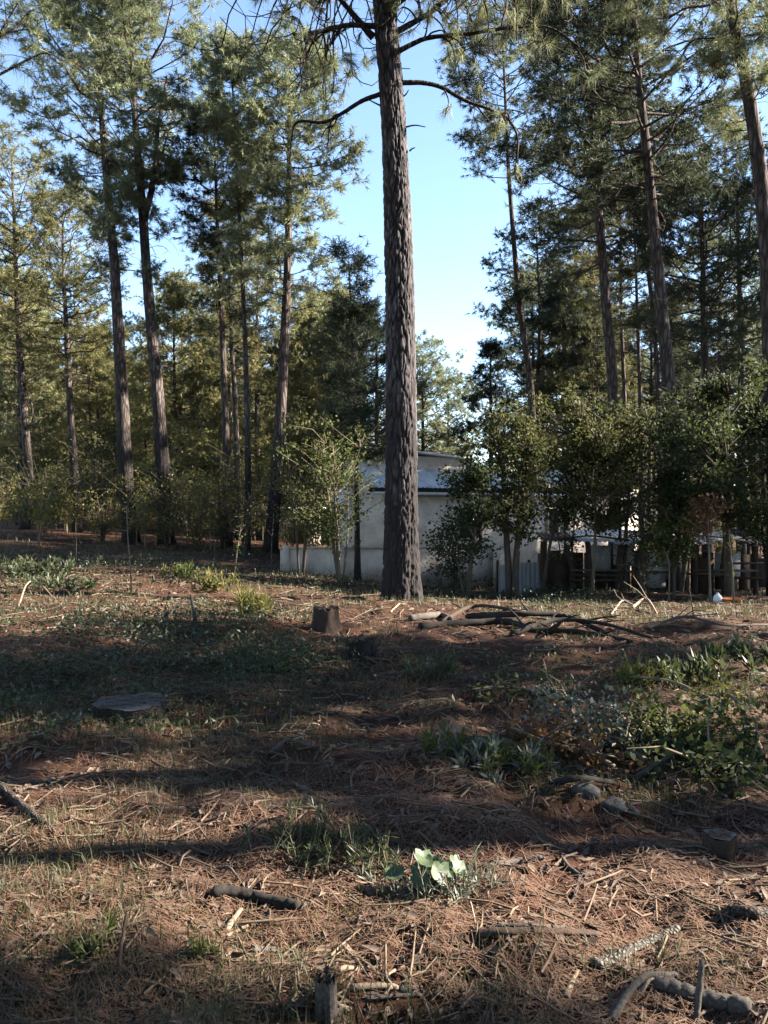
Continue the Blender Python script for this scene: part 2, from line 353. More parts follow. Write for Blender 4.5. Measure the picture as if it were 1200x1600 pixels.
def pine(label, path, D, r0, crowns, seed, mt=NEED, group=None, dead=0, dead_z=None, name='pine_tree', bark=None, per=14, wd=0.023, L=0.21, forks=(), nt=(4, 6), dx=0.0, fill=1.0, grow=1.12):
    """path: photo pixels foot to top, all at depth D (dx leans the top back)"""
    rng = np.random.default_rng(seed)
    pts = [at(px, py, D) for px, py in path]
    fx, fy = pts[0][0], D
    base = np.array((fx, fy, g1(fx, fy) - 0.08)); pts[0] = base
    pts = np.array(pts); hz = pts[-1][2] - base[2]
    pts[1:, 1] += (pts[1:, 2] - base[2]) * dx + rng.normal(size=len(pts) - 1) * 0.03 * D / 20
    P = spline(pts, 26)
    f = (P[:, 2] - base[2]) / hz
    rad = r0 * (1 - 0.80 * f ** 1.15) + r0 * 0.35 * np.exp(-f * hz / 0.35)
    root = thing(name, label, 'pine tree', tuple(base), group)
    gw, gn = Geo(), Geo()
    gw.tube(P, np.maximum(rad, 0.02), 12, True, 0.05, rng)
    for (pix, ra) in forks:
        Q = spline(np.array([at(px, py, D) for px, py in pix]) + np.array((0, 0.1, 0)), 12); gw.tube(Q, np.linspace(ra, ra * 0.35, 12), 8, False)
    for c in crowns:
        yb, yt, half, shape, nb = c[:5]; ecc = c[5] if len(c) > 5 else (0, 0)
        crown_geo(gw, gn, P, rad, at(0, yb, D)[2], at(0, yt, D)[2], half * grow / F * D, shape, int(nb * 1.1), rng, nt=nt, per=per, L=L, wd=wd, ecc=ecc, fill=fill)
    if dead:
        a_, b_ = dead_z or (path[0][1] - 250, crowns[0][0])
        dead_twigs(gw, P, rad, at(0, a_, D)[2], at(0, b_, D)[2], dead, 1.2, rng)
    gw.build('trunk', bark or BARK, root)
    gn.build('crown', mt, root, False, 'stuff')
    return root

# ---- the great pine in the middle of the clearing
def great_pine():
    rng = np.random.default_rng(7); D = 13.7
    base = np.array(((626 - CX) / F * D, D, 0)); base[2] = g1(base[0], base[1]) - 0.1
    root = thing('pine_tree', 'thick tall pine with ridged bark and scorched foot, alone in the clearing', 'pine tree', tuple(base))
    cp = np.array([base] + [at(px, py, D) for px, py in ((627, 760), (626, 560), (623, 400), (615, 200), (600, 0), (590, -190), (585, -380), (583, -560), (583, -700))])
    rp = np.array([0.325, 0.278, 0.262, 0.250, 0.215, 0.200, 0.175, 0.14, 0.09, 0.03])
    nz, na = 640, 132
    zz = np.concatenate([np.linspace(base[2], 11.2, nz - 40), np.linspace(11.3, cp[-1][2], 40)])
    P = spline(cp, 200); zp = P[:, 2]
    cx = np.interp(zz, zp, P[:, 0]); cy = np.interp(zz, zp, P[:, 1]); r = np.interp(zz, cp[:, 2], rp)
    a = np.linspace(0, 2 * math.pi, na, endpoint=False)
    h = zz - base[2]
    r2 = r[:, None] * np.ones(na) + (0.095 * np.exp(-h / 0.38))[:, None] * (0.65 + 0.5 * np.cos(a * 5 + 0.8) + 0.25 * np.cos(a * 3))[None]
    # elongated anastomosing bark plates: cellular pattern on the unrolled trunk
    nc = 40
    U = (a / (2 * math.pi) * nc)[None] * np.ones((nz, 1)) + 1.1 * (vnoise(np.cos(a)[None] * 4 + 9 + 0 * zz[:, None], zz[:, None] * 3.2 + 2 * np.sin(a)[None], 9) - 0.5) + 0.7 * (vnoise(np.cos(a)[None] * 9 + 9 + 0 * zz[:, None], zz[:, None] * 8 + 5 * np.sin(a)[None], 19) - 0.5)
    W = zz[:, None] / 0.21 * np.ones(na) + 1.3 * (vnoise(np.cos(a)[None] * 4 + 20 + 0 * zz[:, None], zz[:, None] * 1.2 + 3 * np.sin(a)[None], 10) - 0.5)
    def cells(U, W, nc, sd_):
        iu, iw = np.floor(U).astype(np.int64), np.floor(W).astype(np.int64); f1 = np.full(U.shape, 9.0); f2 = f1.copy()
        for du in (-1, 0, 1):
            for dw in (-1, 0, 1):
                ku, kw = (iu + du), (iw + dw); d = np.hypot(ku + hash2(ku % nc, kw, sd_) - U, kw + hash2(ku % nc, kw, sd_ + 1) - W)
                f2 = np.where(d < f1, f1, np.minimum(f2, d)); f1 = np.minimum(f1, d)
        return f2 - f1
    big = np.clip(cells(U * 0.5, W * 0.42, nc // 2, 5) / 0.30, 0, 1); small = np.clip(cells(U, W, nc, 15) / 0.40, 0, 1)
    big = big * big * (3 - 2 * big); small = small * small * (3 - 2 * small)
    mixn = vnoise(np.cos(a)[None] * 2 + 5 + 0 * zz[:, None], zz[:, None] * 0.9 + 2 * np.sin(a)[None], 33)
    ridge = big * (0.62 + (0.15 + 0.5 * mixn) * (small - 0.75)) + 0.30 * (vnoise(U * 3.1, W * 1.9, 12) - 0.5) + 0.2 * (vnoise(U * 1.1, W * 0.8, 14) - 0.5)
    ridge = np.clip(ridge, 0, 1)
    amp = np.interp(h, [0, 4, 10, 18], [0.050, 0.042, 0.030, 0.010])[:, None]
    r2 = r2 + (ridge - 0.6) * amp + 0.012 * (vnoise(a[None] * 2 + 0 * h[:, None], h[:, None] * 1.5, 13) - 0.5)
    # old fire scar: a hollow up the foot on the sunny side
    da = np.angle(np.exp(1j * (a - R(-50))))
    r2 -= 0.05 * np.exp(-(da / 0.16) ** 2)[None] * np.exp(-(h / 1.6) ** 2)[:, None]
    V = np.stack([cx[:, None] + r2 * np.cos(a), cy[:, None] + r2 * np.sin(a), zz[:, None] * np.ones(na)], -1)
    i = np.arange(nz - 1)[:, None] * na; j = np.arange(na)[None]; k = (j + 1) % na
    g = Geo(); g.add(V, Q=np.stack([i + j, i + k, i + na + k, i + na + j], -1).reshape(-1, 4))
    tr = g.build('trunk', BARKR, root)
    atr = tr.data.attributes.new('ridge', 'FLOAT', 'POINT'); atr.data.foreach_set('value', ridge.astype(np.float32).ravel())
    # the limbs one sees, each its own piece with its twigs
    gn = Geo(); pos = []; dr = []
    def limb(pix, ra, rb, dy, twigs, tl, tuft, sag, name='limb'):
        n = len(pix); Q = np.array([at(px, py, D) for px, py in pix]); Q[:, 1] += np.linspace(0, 1, n) ** 1.2 * dy
        B = spline(Q, 6 * n); g = Geo(); g.tube(B, np.linspace(ra, rb, len(B)), 9, True, 0.06, rng)
        for q in range(twigs):
            f = 0.25 + 0.75 * rng.random(); i = int(f * (len(B) - 2)); d = nrm(B[i + 1] - B[i])
            l = tl * (0.4 + 0.9 * rng.random())
            d1 = nrm(d * 0.5 + rng.normal(size=3) * 0.55); C = [B[i]]
            for s_ in range(6):
                d1 = nrm(d1 + np.array((0, 0, -sag * (0.2 + 0.28 * s_ if s_ < 4 else -0.9))) + rng.normal(size=3) * 0.25); C.append(C[-1] + d1 * l / 6)
            C = spline(np.array(C), 13); g.tube(C, np.linspace(0.018, 0.007, 13), 5, False)
            for s_ in range(2):
                i2 = int(rng.integers(4, 11)); e = C[i2] + nrm(C[i2 + 1] - C[i2] + rng.normal(size=3) * 0.6) * l * 0.25
                g.tube(np.array([C[i2], (C[i2] + e) / 2 + rng.normal(size=3) * 0.02, e]), [0.008, 0.007, 0.004], 4, False)
                if rng.random() < tuft: pos.append(e); dr.append(nrm(e - C[i2]))
            if rng.random() < tuft:
                for s_ in range(2): pos.append(C[-1 - 2 * s_]); dr.append(nrm(C[-1] - C[-3]))
        g.build(name, BARKT, root)
    limb([(583, 62), (560, 40), (540, 22), (520, 8)], 0.065, 0.028, -0.3, 1, 0.6, 0, 0.5, 'broken_limb')
    limb([(588, 45), (545, 52), (505, 72), (465, 90)], 0.05, 0.022, -0.6, 14, 1.5, 0.3, 0.7)
    limb([(594, 150), (565, 158), (535, 173), (505, 184), (462, 180), (452, 205), (448, 240)], 0.042, 0.012, 0.5, 2, 0.7, 0.2, 0.6)
    limb([(615, 88), (640, 78), (670, 71), (730, 70), (800, 66), (850, 74), (890, 108)], 0.048, 0.016, -0.6, 10, 1.1, 0.5, 0.7)
    limb([(625, 132), (660, 130), (690, 134), (730, 152), (775, 164), (800, 176), (815, 205), (812, 255), (826, 270)], 0.044, 0.011, 0.6, 7, 0.9, 0.4, 0.5)
    limb([(608, 60), (640, 35), (680, 2), (720, -40)], 0.06, 0.03, 0.5, 8, 1.3, 0.5, 0.7)
    limb([(600, 28), (640, 12), (680, -10)], 0.04, 0.02, -0.7, 5, 1.0, 0.5, 0.7)
    limb([(596, -10), (540, -40), (470, -60), (420, -45)], 0.05, 0.02, -0.5, 26, 2.6, 0.3, 0.9)
    limb([(596, -25), (660, -60), (750, -75), (830, -50)], 0.055, 0.02, 0.2, 26, 2.4, 0.5, 0.9)
    limb([(598, -5), (580, -30), (540, -65), (500, -85)], 0.05, 0.02, 1.3, 20, 2.3, 0.4, 0.9)
    limb([(600, -5), (640, -45), (700, -30), (760, -20)], 0.05, 0.02, -1.2, 18, 2.0, 0.6, 0.9)
    for pix in ([(633, 201), (648, 200), (664, 205)], [(595, 168), (583, 164), (574, 162)], [(628, 155), (634, 152), (638, 148)], [(640, 238), (644, 236), (648, 237)]):
        limb(pix, 0.016, 0.008, -0.1, 0, 0.1, 0, 0, 'dead_stub')
    needles(gn, np.array(pos), np.array(dr), 60, 0.26, 0.007, 0.35, rng, 0.9)
    # crown above the picture
    gw = Geo(); crown_geo(gw, gn, P, np.interp(P[:, 2], cp[:, 2], rp), 11.6, 17.8, 3.6, 'round', 36, rng, per=20, wd=0.016, L=0.28, fill=0.8)
    gw.build('upper_limbs', BARK, root); gn.build('crown', NEED, root, False, 'stuff')
great_pine()

# ---- pines one can tell apart, left of the clearing
pine('tall pine with a straight dark-footed trunk and wide airy crown beside the forked pine',
     [(205, 850), (197, 740), (189, 600), (178, 400), (165, 240), (158, 120), (160, 20)], 28, 0.27,
     [(330, 20, 105, 'top', 44, (-0.25, 0)), (430, 330, 55, 'airy', 8)], 11, NEED, dead=16, dead_z=(460, 300), fill=1.25)
pine('tall forked pine under a broad bright dome of needles',
     [(260, 855), (256, 760), (247, 630), (233, 470), (224, 340), (214, 220), (208, 90), (205, -25)], 28.5, 0.27,
     [(300, -25, 125, 'top', 64, (0.2, -0.1)), (380, 300, 40, 'airy', 6)], 12, NEED, dead=14, dead_z=(440, 300), fill=1.3,
     forks=[([(224, 345), (236, 300), (243, 255), (247, 200), (262, 120)], 0.13), ([(222, 340), (208, 300), (185, 260), (150, 225)], 0.07), ([(240, 280), (252, 245), (262, 210)], 0.06)])
pine('slim pine with a kinked pale trunk and yellowish crown edging the sunny stand',
     [(38, 826), (44, 760), (44, 690), (34, 590), (28, 480), (24, 380), (20, 250)], 34, 0.20,
     [(560, 245, 95, 'round', 50)], 13, NEEDY, dead=12, forks=[([(36, 600), (48, 630), (50, 660)], 0.06)])
pine('slim dark pine standing behind the airy-crowned pine, foliage starting halfway up',
     [(121, 830), (116, 740), (112, 660), (105, 500), (102, 420), (100, 350)], 33, 0.19, [(600, 340, 90, 'round', 44)], 14, NEEDY, dead=14)
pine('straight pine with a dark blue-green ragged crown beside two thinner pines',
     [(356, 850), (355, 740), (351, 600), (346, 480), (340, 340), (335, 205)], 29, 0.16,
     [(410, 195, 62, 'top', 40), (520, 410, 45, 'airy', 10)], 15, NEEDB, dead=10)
pine('thin pine with a pale sunlit lower trunk squeezed between two neighbours',
     [(373, 835), (371, 740), (367, 620), (362, 540), (360, 440), (362, 330)], 33, 0.15, [(540, 320, 55, 'round', 28)], 16, NEEDY, dead=8)
pine('very slender tall pine with an open crown rising over its two neighbours',
     [(385, 838), (387, 720), (384, 560), (377, 380), (370, 230), (362, 90)], 27, 0.12,
     [(300, 75, 68, 'airy', 34), (480, 300, 40, 'airy', 12)], 17, NEED, dead=10)
pine('stout dark pine with a tall oval crown, next to the multi-stemmed shrub',
     [(422, 855), (431, 760), (438, 660), (446, 500), (451, 380), (452, 240), (455, 95)], 27, 0.23,
     [(330, 90, 90, 'round', 54), (480, 330, 75, 'airy', 14)], 18, NEED, dead=20, dead_z=(560, 360), fill=1.2)
pine('thin spindly pine with sparse dark tufts in front of the white wall',
     [(559, 862), (557, 760), (554, 620), (549, 500), (545, 410)], 21, 0.085, [(720, 500, 60, 'round', 30, (0.3, 0)), (500, 405, 22, 'airy', 5)], 19, NEEDB, dead=14, dead_z=(800, 440), wd=0.018)

# ---- right of the clearing
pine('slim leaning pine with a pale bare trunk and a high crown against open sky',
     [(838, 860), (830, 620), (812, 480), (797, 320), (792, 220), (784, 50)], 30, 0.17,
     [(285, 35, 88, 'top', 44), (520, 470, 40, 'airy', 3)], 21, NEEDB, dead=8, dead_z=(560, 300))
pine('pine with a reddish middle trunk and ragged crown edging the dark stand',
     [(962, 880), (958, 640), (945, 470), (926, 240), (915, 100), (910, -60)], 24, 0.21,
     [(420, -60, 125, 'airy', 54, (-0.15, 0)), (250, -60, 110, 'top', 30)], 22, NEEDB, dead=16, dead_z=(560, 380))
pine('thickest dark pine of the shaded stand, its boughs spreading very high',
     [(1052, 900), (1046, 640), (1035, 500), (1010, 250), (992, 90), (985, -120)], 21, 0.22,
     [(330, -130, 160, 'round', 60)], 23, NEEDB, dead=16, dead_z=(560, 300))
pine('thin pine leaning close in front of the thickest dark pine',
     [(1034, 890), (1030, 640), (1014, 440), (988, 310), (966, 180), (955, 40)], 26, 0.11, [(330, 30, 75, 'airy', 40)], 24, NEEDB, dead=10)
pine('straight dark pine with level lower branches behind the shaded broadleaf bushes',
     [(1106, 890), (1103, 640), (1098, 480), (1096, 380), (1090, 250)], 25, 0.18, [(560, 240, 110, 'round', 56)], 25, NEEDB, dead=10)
pine('big leaning pine with dark plated bark rising beyond the pen',
     [(1222, 900), (1206, 600), (1190, 340), (1165, 130), (1138, 0), (1115, -160), (1100, -330)], 17, 0.24,
     [(60, -330, 170, 'round', 50), (230, 60, 60, 'airy', 7)], 26, NEED, dead=14, dead_z=(420, 100), wd=0.012, per=24)
pine('slim pine trunk with a yellowish crown seen between the two darkest trunks',
     [(1005, 870), (1001, 640), (995, 480), (990, 330)], 31, 0.13, [(520, 190, 85, 'round', 40)], 27, NEEDY, dead=18, dead_z=(640, 480))
pine('thin straight pine half hidden behind the reddish-trunked pine',
     [(978, 870), (975, 640), (970, 480), (968, 200)], 34, 0.12, [(540, 180, 75, 'round', 40)], 28, NEEDB, dead=18, dead_z=(640, 480))
pine('pyramid-topped bluish pine standing alone behind the white house',
     [(768, 850), (767, 700), (766, 545)], 46, 0.2, [(780, 540, 62, 'cone', 60)], 29, NEEDB, wd=0.025, per=16)
pine('broad dark pine with tiered boughs filling the gap behind the leaning slim pine',
     [(885, 850), (883, 640), (880, 440)], 40, 0.25, [(780, 430, 95, 'cone', 70)], 30, NEEDB, wd=0.023, per=16)
pine('broad dark pine whose tiered boughs reach the shaded stand',
     [(1160, 850), (1158, 600), (1150, 300)], 30, 0.22, [(760, 330, 120, 'round', 60)], 31, NEEDB, wd=0.02)
pine('pale green pine with a soft pointed crown behind the stout dark pine',
     [(486, 850), (485, 700), (483, 495)], 40, 0.2, [(800, 490, 62, 'cone', 60)], 32, NEED, wd=0.023, per=16)
pine('dense rounded pine rising just behind the white house wall',
     [(592, 850), (590, 700), (588, 510)], 36, 0.2, [(770, 505, 60, 'round', 50)], 33, NEEDB, wd=0.022, per=16)
pine('low pointed pine showing over the house roof beside the great trunk',
     [(662, 850), (661, 700), (660, 560)], 55, 0.2, [(800, 550, 66, 'round', 60)], 34, NEED, wd=0.029, per=14)
pine('low round-topped pine showing over the house roof against open sky',
     [(700, 850), (700, 730), (700, 612)], 62, 0.2, [(790, 600, 66, 'round', 56)], 35, NEED, wd=0.032, per=14)

# ---- a pine beside the frame whose limb reaches into the top corner
def edge_pine():
    rng = np.random.default_rng(41); D = 13.0
    x, y = -7.6, D; base = np.array((x, y, g1(x, y) - 0.1))
    root = thing('pine_tree', 'near pine standing beside the view, one long pale-tufted limb reaching into the open', 'pine tree', tuple(base))
    P = spline(np.array([base, base + (0.05, 0, 6), base + (-0.1, 0.1, 12), base + (-0.1, 0.2, 17)]), 24)
    rad = np.linspace(0.26, 0.04, 24); gw, gn = Geo(), Geo(); gw.tube(P, rad, 12, True, 0.05, rng)
    crown_geo(gw, gn, P, rad, 10.5, 16.8, 3.0, 'round', 34, rng, wd=0.014, per=24)
    pos = []; dr = []
    for pix in ([(-120, 170), (-40, 140), (20, 110), (60, 90), (84, 84)], [(-120, 60), (-40, 70), (15, 55), (50, 20)], [(-110, 210), (-50, 150), (0, 60), (30, 10)]):
        B = spline(np.array([at(px, py, D) for px, py in pix]), 16); gw.tube(B, np.linspace(0.035, 0.008, 16), 6, False)
        for q in range(14):
            i = int(rng.integers(6, 15)); d = nrm(B[i + 1 if i < 15 else i] - B[i - 1] + rng.normal(size=3) * 0.7); l = 0.2 + 0.35 * rng.random()
            gw.tube(np.array([B[i], B[i] + d * l * .5 + (0, 0, .03), B[i] + d * l]), [0.009, .007, .005], 3, False); pos.append(B[i] + d * l); dr.append(d)
    needles(gn, np.array(pos), np.array(dr), 46, 0.25, 0.008, 0.2, rng)
    gw.build('trunk', BARK, root); gn.build('crown', NEED, root, False, 'stuff')
edge_pine()

# ---- far stand and shade-casting neighbours: copies of a few grown pines
def proto(H, r0, z0, half, shape, nb, seed, mt, wd, per=13, dead=10, fill=1.0):
    rng = np.random.default_rng(seed); P = spline(np.array([(0, 0, -0.1), (0.1, 0.05, H * 0.35), (-0.12, 0.1, H * 0.7), (0.05, 0, H)]), 20)
    f = np.linspace(0, 1, 20); rad = np.maximum(r0 * (1 - 0.85 * f), 0.02) + r0 * 0.3 * np.exp(-f * H / 0.35)
    root = thing('pine_tree', 'x', 'pine tree', (0, 0, 0)); gw, gn = Geo(), Geo(); gw.tube(P, rad, 9, True, 0.05, rng)
    crown_geo(gw, gn, P, rad, z0, H, half, shape, nb, rng, nt=(3, 5), per=per, wd=wd, L=0.25, fill=fill, puff=1.25)
    dead_twigs(gw, P, rad, z0 * 0.35, z0, dead, 1.4, rng)
    gw.build('trunk', BARKF, root); gn.build('crown', mt, root, False, 'stuff'); return root
PR = [proto(15, 0.19, 6.0, 2.6, 'round', 50, 51, NEED, 0.032), proto(13, 0.16, 2.6, 2.5, 'round', 56, 52, NEEDY, 0.032),
      proto(16, 0.20, 8.0, 2.6, 'top', 44, 53, NEEDB, 0.032), proto(11, 0.14, 1.8, 2.6, 'cone', 60, 54, NEEDY, 0.032),
      proto(18, 0.25, 10.0, 3.2, 'top', 60, 55, NEED, 0.030, 14, fill=1.5)]
LAB = ['green round-crowned pine in the crowded far stand', 'yellowish pine with low boughs in the crowded far stand',
       'bluish high-crowned pine in the crowded far stand', 'short yellowish pine with boughs almost to the ground in the far stand',
       'tall pine of the neighbouring stand casting long shadows over the clearing']
used = [False] * 5; rnd = random.Random(5)
def put(k, x, y, sc, rz, group):
    loc = (x, y, g1(x, y))
    if not used[k]:
        used[k] = True; o = PR[k]; o.location = loc; o.rotation_euler = (0, 0, rz); o.scale = (sc,) * 3; o['label'] = LAB[k]; o['group'] = group; return o
    return copy_tree(PR[k], loc, rz, sc, LAB[k], group)
spots = []
def far(px0, px1, D0, D1, n, kinds, s0, s1, gap):
    c = 0; tries = 0
    while c < n and tries < 4000:
        tries += 1; D = D0 + (D1 - D0) * rnd.random(); x = (px0 + (px1 - px0) * rnd.random() - CX) / F * D
        if all((x - a) ** 2 + (D - b_) ** 2 > gap ** 2 for a, b_ in spots):
            spots.append((x, D)); c += 1
            k = rnd.choice(kinds); o = put(k, x, D, s0 + (s1 - s0) * rnd.random(), rnd.random() * 6.28, 'pines of the far stand')
            zone = ('behind the white house' if px0 == 540 else 'beyond the pen' if px0 > 540 else 'beyond the forked pine')
            dep = 'in the farthest row ' if D > 95 else 'deep in the stand ' if D > 62 else ''
            o['label'] = ('green round-crowned pine ', 'yellowish pine with low boughs ', 'bluish high-crowned pine ', 'short yellowish pine boughed to the ground ')[k] + dep + zone
            o['group'] = ('green ', 'yellowish ', 'bluish ', 'short yellowish ')[k] + 'pines ' + dep + zone
far(-60, 540, 38, 62, 40, [0, 1, 1, 2, 3, 3], 0.75, 1.1, 2.6)
far(-60, 560, 62, 100, 44, [0, 1, 2, 3], 0.8, 1.15, 3.4)
far(-80, 560, 100, 135, 26, [3, 3, 1], 0.85, 1.1, 3.5)
far(860, 1280, 100, 135, 16, [3, 3, 1], 0.85, 1.1, 3.5)
far(540, 730, 85, 130, 12, [0, 1, 3], 0.75, 0.95, 4)
far(830, 1260, 38, 60, 22, [0, 1, 2, 2, 3], 0.75, 1.1, 2.8)
far(800, 1260, 60, 100, 24, [0, 2, 3], 0.8, 1.1, 3.4)
# neighbours on the sunny side, outside the view, whose shadows band the floor
for (x, y, sc, rz) in ((9.5, 2.0, 0.55, 0.3), (12, 1.75, 0.6, 1.1), (16, 1.8, 0.6, 2.5), (13, 8.0, 0.6, 0.6), (11.5, 5.0, 0.36, 0.2), (8.0, 3.95, 0.6, 2.0), (7.0, 4.9, 0.6, 0.9), (11.0, 6.6, 0.55, 1.2), (15, 9.3, 0.62, 2.2), 
                       (38, 20, 1.1, 2.6),
                       (26, 28, 1.1, 1.0), (20, 23, 0.9, 0.4),  (29, 25, 1.05, 0.7), (34, 1.0, 0.8, 1.4)):
    put(4, x, y, sc, rz, 'pines on the sunny side of the clearing')

# the wood goes on behind and beside the viewer
LAB[4] = 'tall pine of the wood that closes round behind the clearing'
for q in range(30):
    a_ = R(160) + R(200) * q / 29 + 0.1 * rnd.random(); rr_ = 8 + 14 * rnd.random()
    x_, y_ = math.cos(a_) * rr_ * 1.25 - 2, math.sin(a_) * rr_ + 2
    if x_ > 8 and y_ > -2: continue
    if y_ > 0 and abs(x_) < 0.55 * y_ + 2: continue
    put(4, x_, y_, 0.85 + 0.3 * rnd.random(), rnd.random() * 6.28, 'pines behind the clearing')

# ------------------------------------------------------------------ broadleaf shrubs and saplings
def leaf_cards(g, pos, size, rng, up=0.3, aspect=0.42, vary=0.5):
    k = len(pos); s = size * (1 - vary + 2 * vary * rng.random((k, 1)))
    d = nrm(rng.normal(size=(k, 3)) + np.array((0, 0, -0.25))); nn = nrm(rng.normal(size=(k, 3)) + np.array((0, 0, up * 3)))
    sd = nrm(np.cross(d, nn)); nn = np.cross(sd, d)
    p = np.asarray(pos); mid = p + d * s * 0.5
    V = np.stack([p, mid - sd * s * aspect + nn * s * 0.12, p + d * s, mid + sd * s * aspect + nn * s * 0.12], 1).reshape(-1, 3)
    i = np.arange(k)[:, None] * 4
    g.add(V, np.vstack([i + np.array([[0, 2, 1]]), i + np.array([[0, 3, 2]])]))
def shrub_at(base, label, stems, H, spread, mt, nleaf, size, seed, low=0.35, group=None, stem_mat=None, name='shrub', cat='shrub', r=0.03, lean=(0, 0), clump=0.13, nside=9, leaf_k=1.0):
    rng = np.random.default_rng(seed); base = np.asarray(base, float)
    root = thing(name, label, cat, tuple(base), group); pts = []
    for k in range(stems):
        az = rng.random() * 6.283; s = spread * (0.35 + 0.65 * rng.random()) * (0.55 if stems > 1 else 0.2)
        off = np.array((math.cos(az), math.sin(az), 0)); h = H * (0.75 + 0.25 * rng.random()); l = np.array((lean[0], lean[1], 0.0))
        B = spline(np.array([base + off * 0.05 * (stems > 1), base + off * s * 0.3 + l * 0.3 + (0, 0, h * 0.35), base + off * s * 0.6 + l * 0.7 + rng.normal(size=3) * 0.06 + (0, 0, h * 0.68), base + off * s + l + (0, 0, h)]), 12)
        g = Geo(); rr = r * (0.6 + 0.6 * rng.random()); g.tube(B, np.linspace(rr, rr * 0.25, 12), 6, True, 0.08, rng)
        for q in range(int(nside * 1.7)):
            f = low + (1 - low) * rng.random(); i = min(int(f * 11), 10); a = rng.random() * 6.283
            l2 = spread * (0.12 + 1.25 * rng.random() ** 2.0) * (1.1 - 0.45 * f)
            d = np.array((math.cos(a), math.sin(a), 0.3 + 0.6 * rng.random()))
            C = np.array([B[i], B[i] + d * l2 * 0.5 + rng.normal(size=3) * 0.04, B[i] + d * l2 + rng.normal(size=3) * 0.08])
            g.tube(C, [rr * 0.4, rr * 0.28, 0.004], 4, False)
            for e in range(4):
                pts.append(C[2] * (0.35 + 0.2 * e) + C[1] * (0.65 - 0.2 * e))
        pts += [B[-1], B[-2]]
        g.build('stem', stem_mat or STEM, root)
    pts = np.array(pts); idx = rng.integers(0, len(pts), int(nleaf * leaf_k))
    keep = rng.random(len(pts)) > 0.5; idx = idx[keep[idx]]
    p = pts[idx] + rng.normal(size=(len(idx), 3)) * np.array((clump, clump, clump * 0.8))
    p = p[p[:, 2] > base[2] + 0.15]
    g = Geo(); leaf_cards(g, p, size * 0.68, rng); g.build('foliage', mt, root, False, 'stuff'); return root
def shrub(px, D, label, stems, top, half, mt, nleaf, size, seed, **kw):
    x = (px - CX) / F * D; z = g1(x, D); H = EYE + (HY - top) / F * D - z
    return shrub_at((x, D, z - 0.03), label, stems, H, half / F * D, mt, nleaf, size, seed, **kw)

shrub(532, 18.0, 'many-stemmed shrub with pale slender stems and sunlit green leaves beside the great pine', 9, 670, 84, LEAFG, 5600, 0.10, 61, low=0.35, stem_mat=STEMP, r=0.026)
shrub(470, 19.5, 'dark-stemmed leafy shrub standing against the stout dark pine', 5, 630, 72, LEAFO, 5600, 0.10, 62, low=0.25, r=0.04)
shrub(730, 17.0, 'small crooked dark tree leaning over the white house', 1, 680, 72, LEAFD, 6500, 0.10, 63, low=0.35, r=0.075, name='broadleaf_tree', cat='tree', lean=(0.5, 0), nside=26)
shrub(800, 17.5, 'forked broadleaf tree with a dense olive crown before the white sheet fence', 2, 585, 80, LEAFO, 13000, 0.10, 64, low=0.36, r=0.075, name='broadleaf_tree', cat='tree', nside=22)
shrub(846, 18.5, 'leaning thin broadleaf tree with an olive crown beside the pen corner', 1, 570, 88, LEAFO, 11000, 0.10, 65, low=0.36, r=0.055, name='broadleaf_tree', cat='tree', lean=(0.8, 0), nside=30)
shrub(926, 18.2, 'slim pale-stemmed sapling growing in front of the pen', 1, 580, 88, LEAFO, 11000, 0.10, 66, low=0.4, r=0.045, stem_mat=STEMP, name='broadleaf_tree', cat='tree', nside=30)
shrub(975, 19.0, 'bushy broadleaf tree with yellowish leaf tips over the pen roof', 2, 600, 85, LEAFO, 12000, 0.10, 67, low=0.36, r=0.06, name='broadleaf_tree', cat='tree', nside=18)
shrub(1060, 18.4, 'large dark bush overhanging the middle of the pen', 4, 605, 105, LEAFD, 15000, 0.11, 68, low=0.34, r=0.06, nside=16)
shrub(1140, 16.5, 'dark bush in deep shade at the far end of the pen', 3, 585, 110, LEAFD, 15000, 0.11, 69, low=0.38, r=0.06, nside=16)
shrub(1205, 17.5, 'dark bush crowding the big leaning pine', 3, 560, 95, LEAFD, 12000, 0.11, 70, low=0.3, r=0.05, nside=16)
shrub(1110, 15.5, 'dead red-brown leafy sapling in front of the dark bush', 1, 765, 52, LEAFR, 1300, 0.10, 71, low=0.55, r=0.03, stem_mat=STEMP, nside=14)
shrub(1050, 16.8, 'low bright-leaved sapling shading the pen gate', 2, 790, 62, LEAFG, 3000, 0.11, 72, low=0.5, r=0.03, nside=12)
shrub(712, 18.2, 'low dark bush at the foot of the house wall beside the great pine', 5, 795, 62, LEAFD, 3500, 0.09, 80, low=0.15, r=0.02)
shrub(885, 19.3, 'thin yellowish bush crowding the pen corner behind the slim sapling', 6, 740, 60, LEAFY, 1500, 0.09, 83, low=0.15, r=0.02)
shrub(1005, 17.2, 'low twiggy dark bush before the pen rails', 6, 770, 60, LEAFD, 1300, 0.09, 84, low=0.2, r=0.018)
shrub(262, 27, 'yellow-green shrub at the foot of the forked pine', 7, 735, 85, LEAFY, 2600, 0.11, 73, low=0.1)
shrub(160, 29, 'dark green shrub between the slim dark pine and the airy-crowned pine', 7, 690, 95, LEAFO, 3200, 0.11, 74, low=0.1)
shrub(310, 26, 'yellowish shrub between the forked pine and the straight blue-green pine', 7, 750, 75, LEAFY, 2000, 0.11, 75, low=0.1)
shrub(382, 24, 'shrub with withered red-brown leaves under the three slender pines', 5, 770, 55, LEAFR, 700, 0.10, 76, low=0.2)
shrub(345, 28, 'olive shrub behind the three slender pines', 7, 680, 90, LEAFO, 2600, 0.11, 77, low=0.1)
shrub(70, 31, 'olive shrub behind the kinked pale pine', 7, 710, 90, LEAFO, 2600, 0.11, 78, low=0.1)
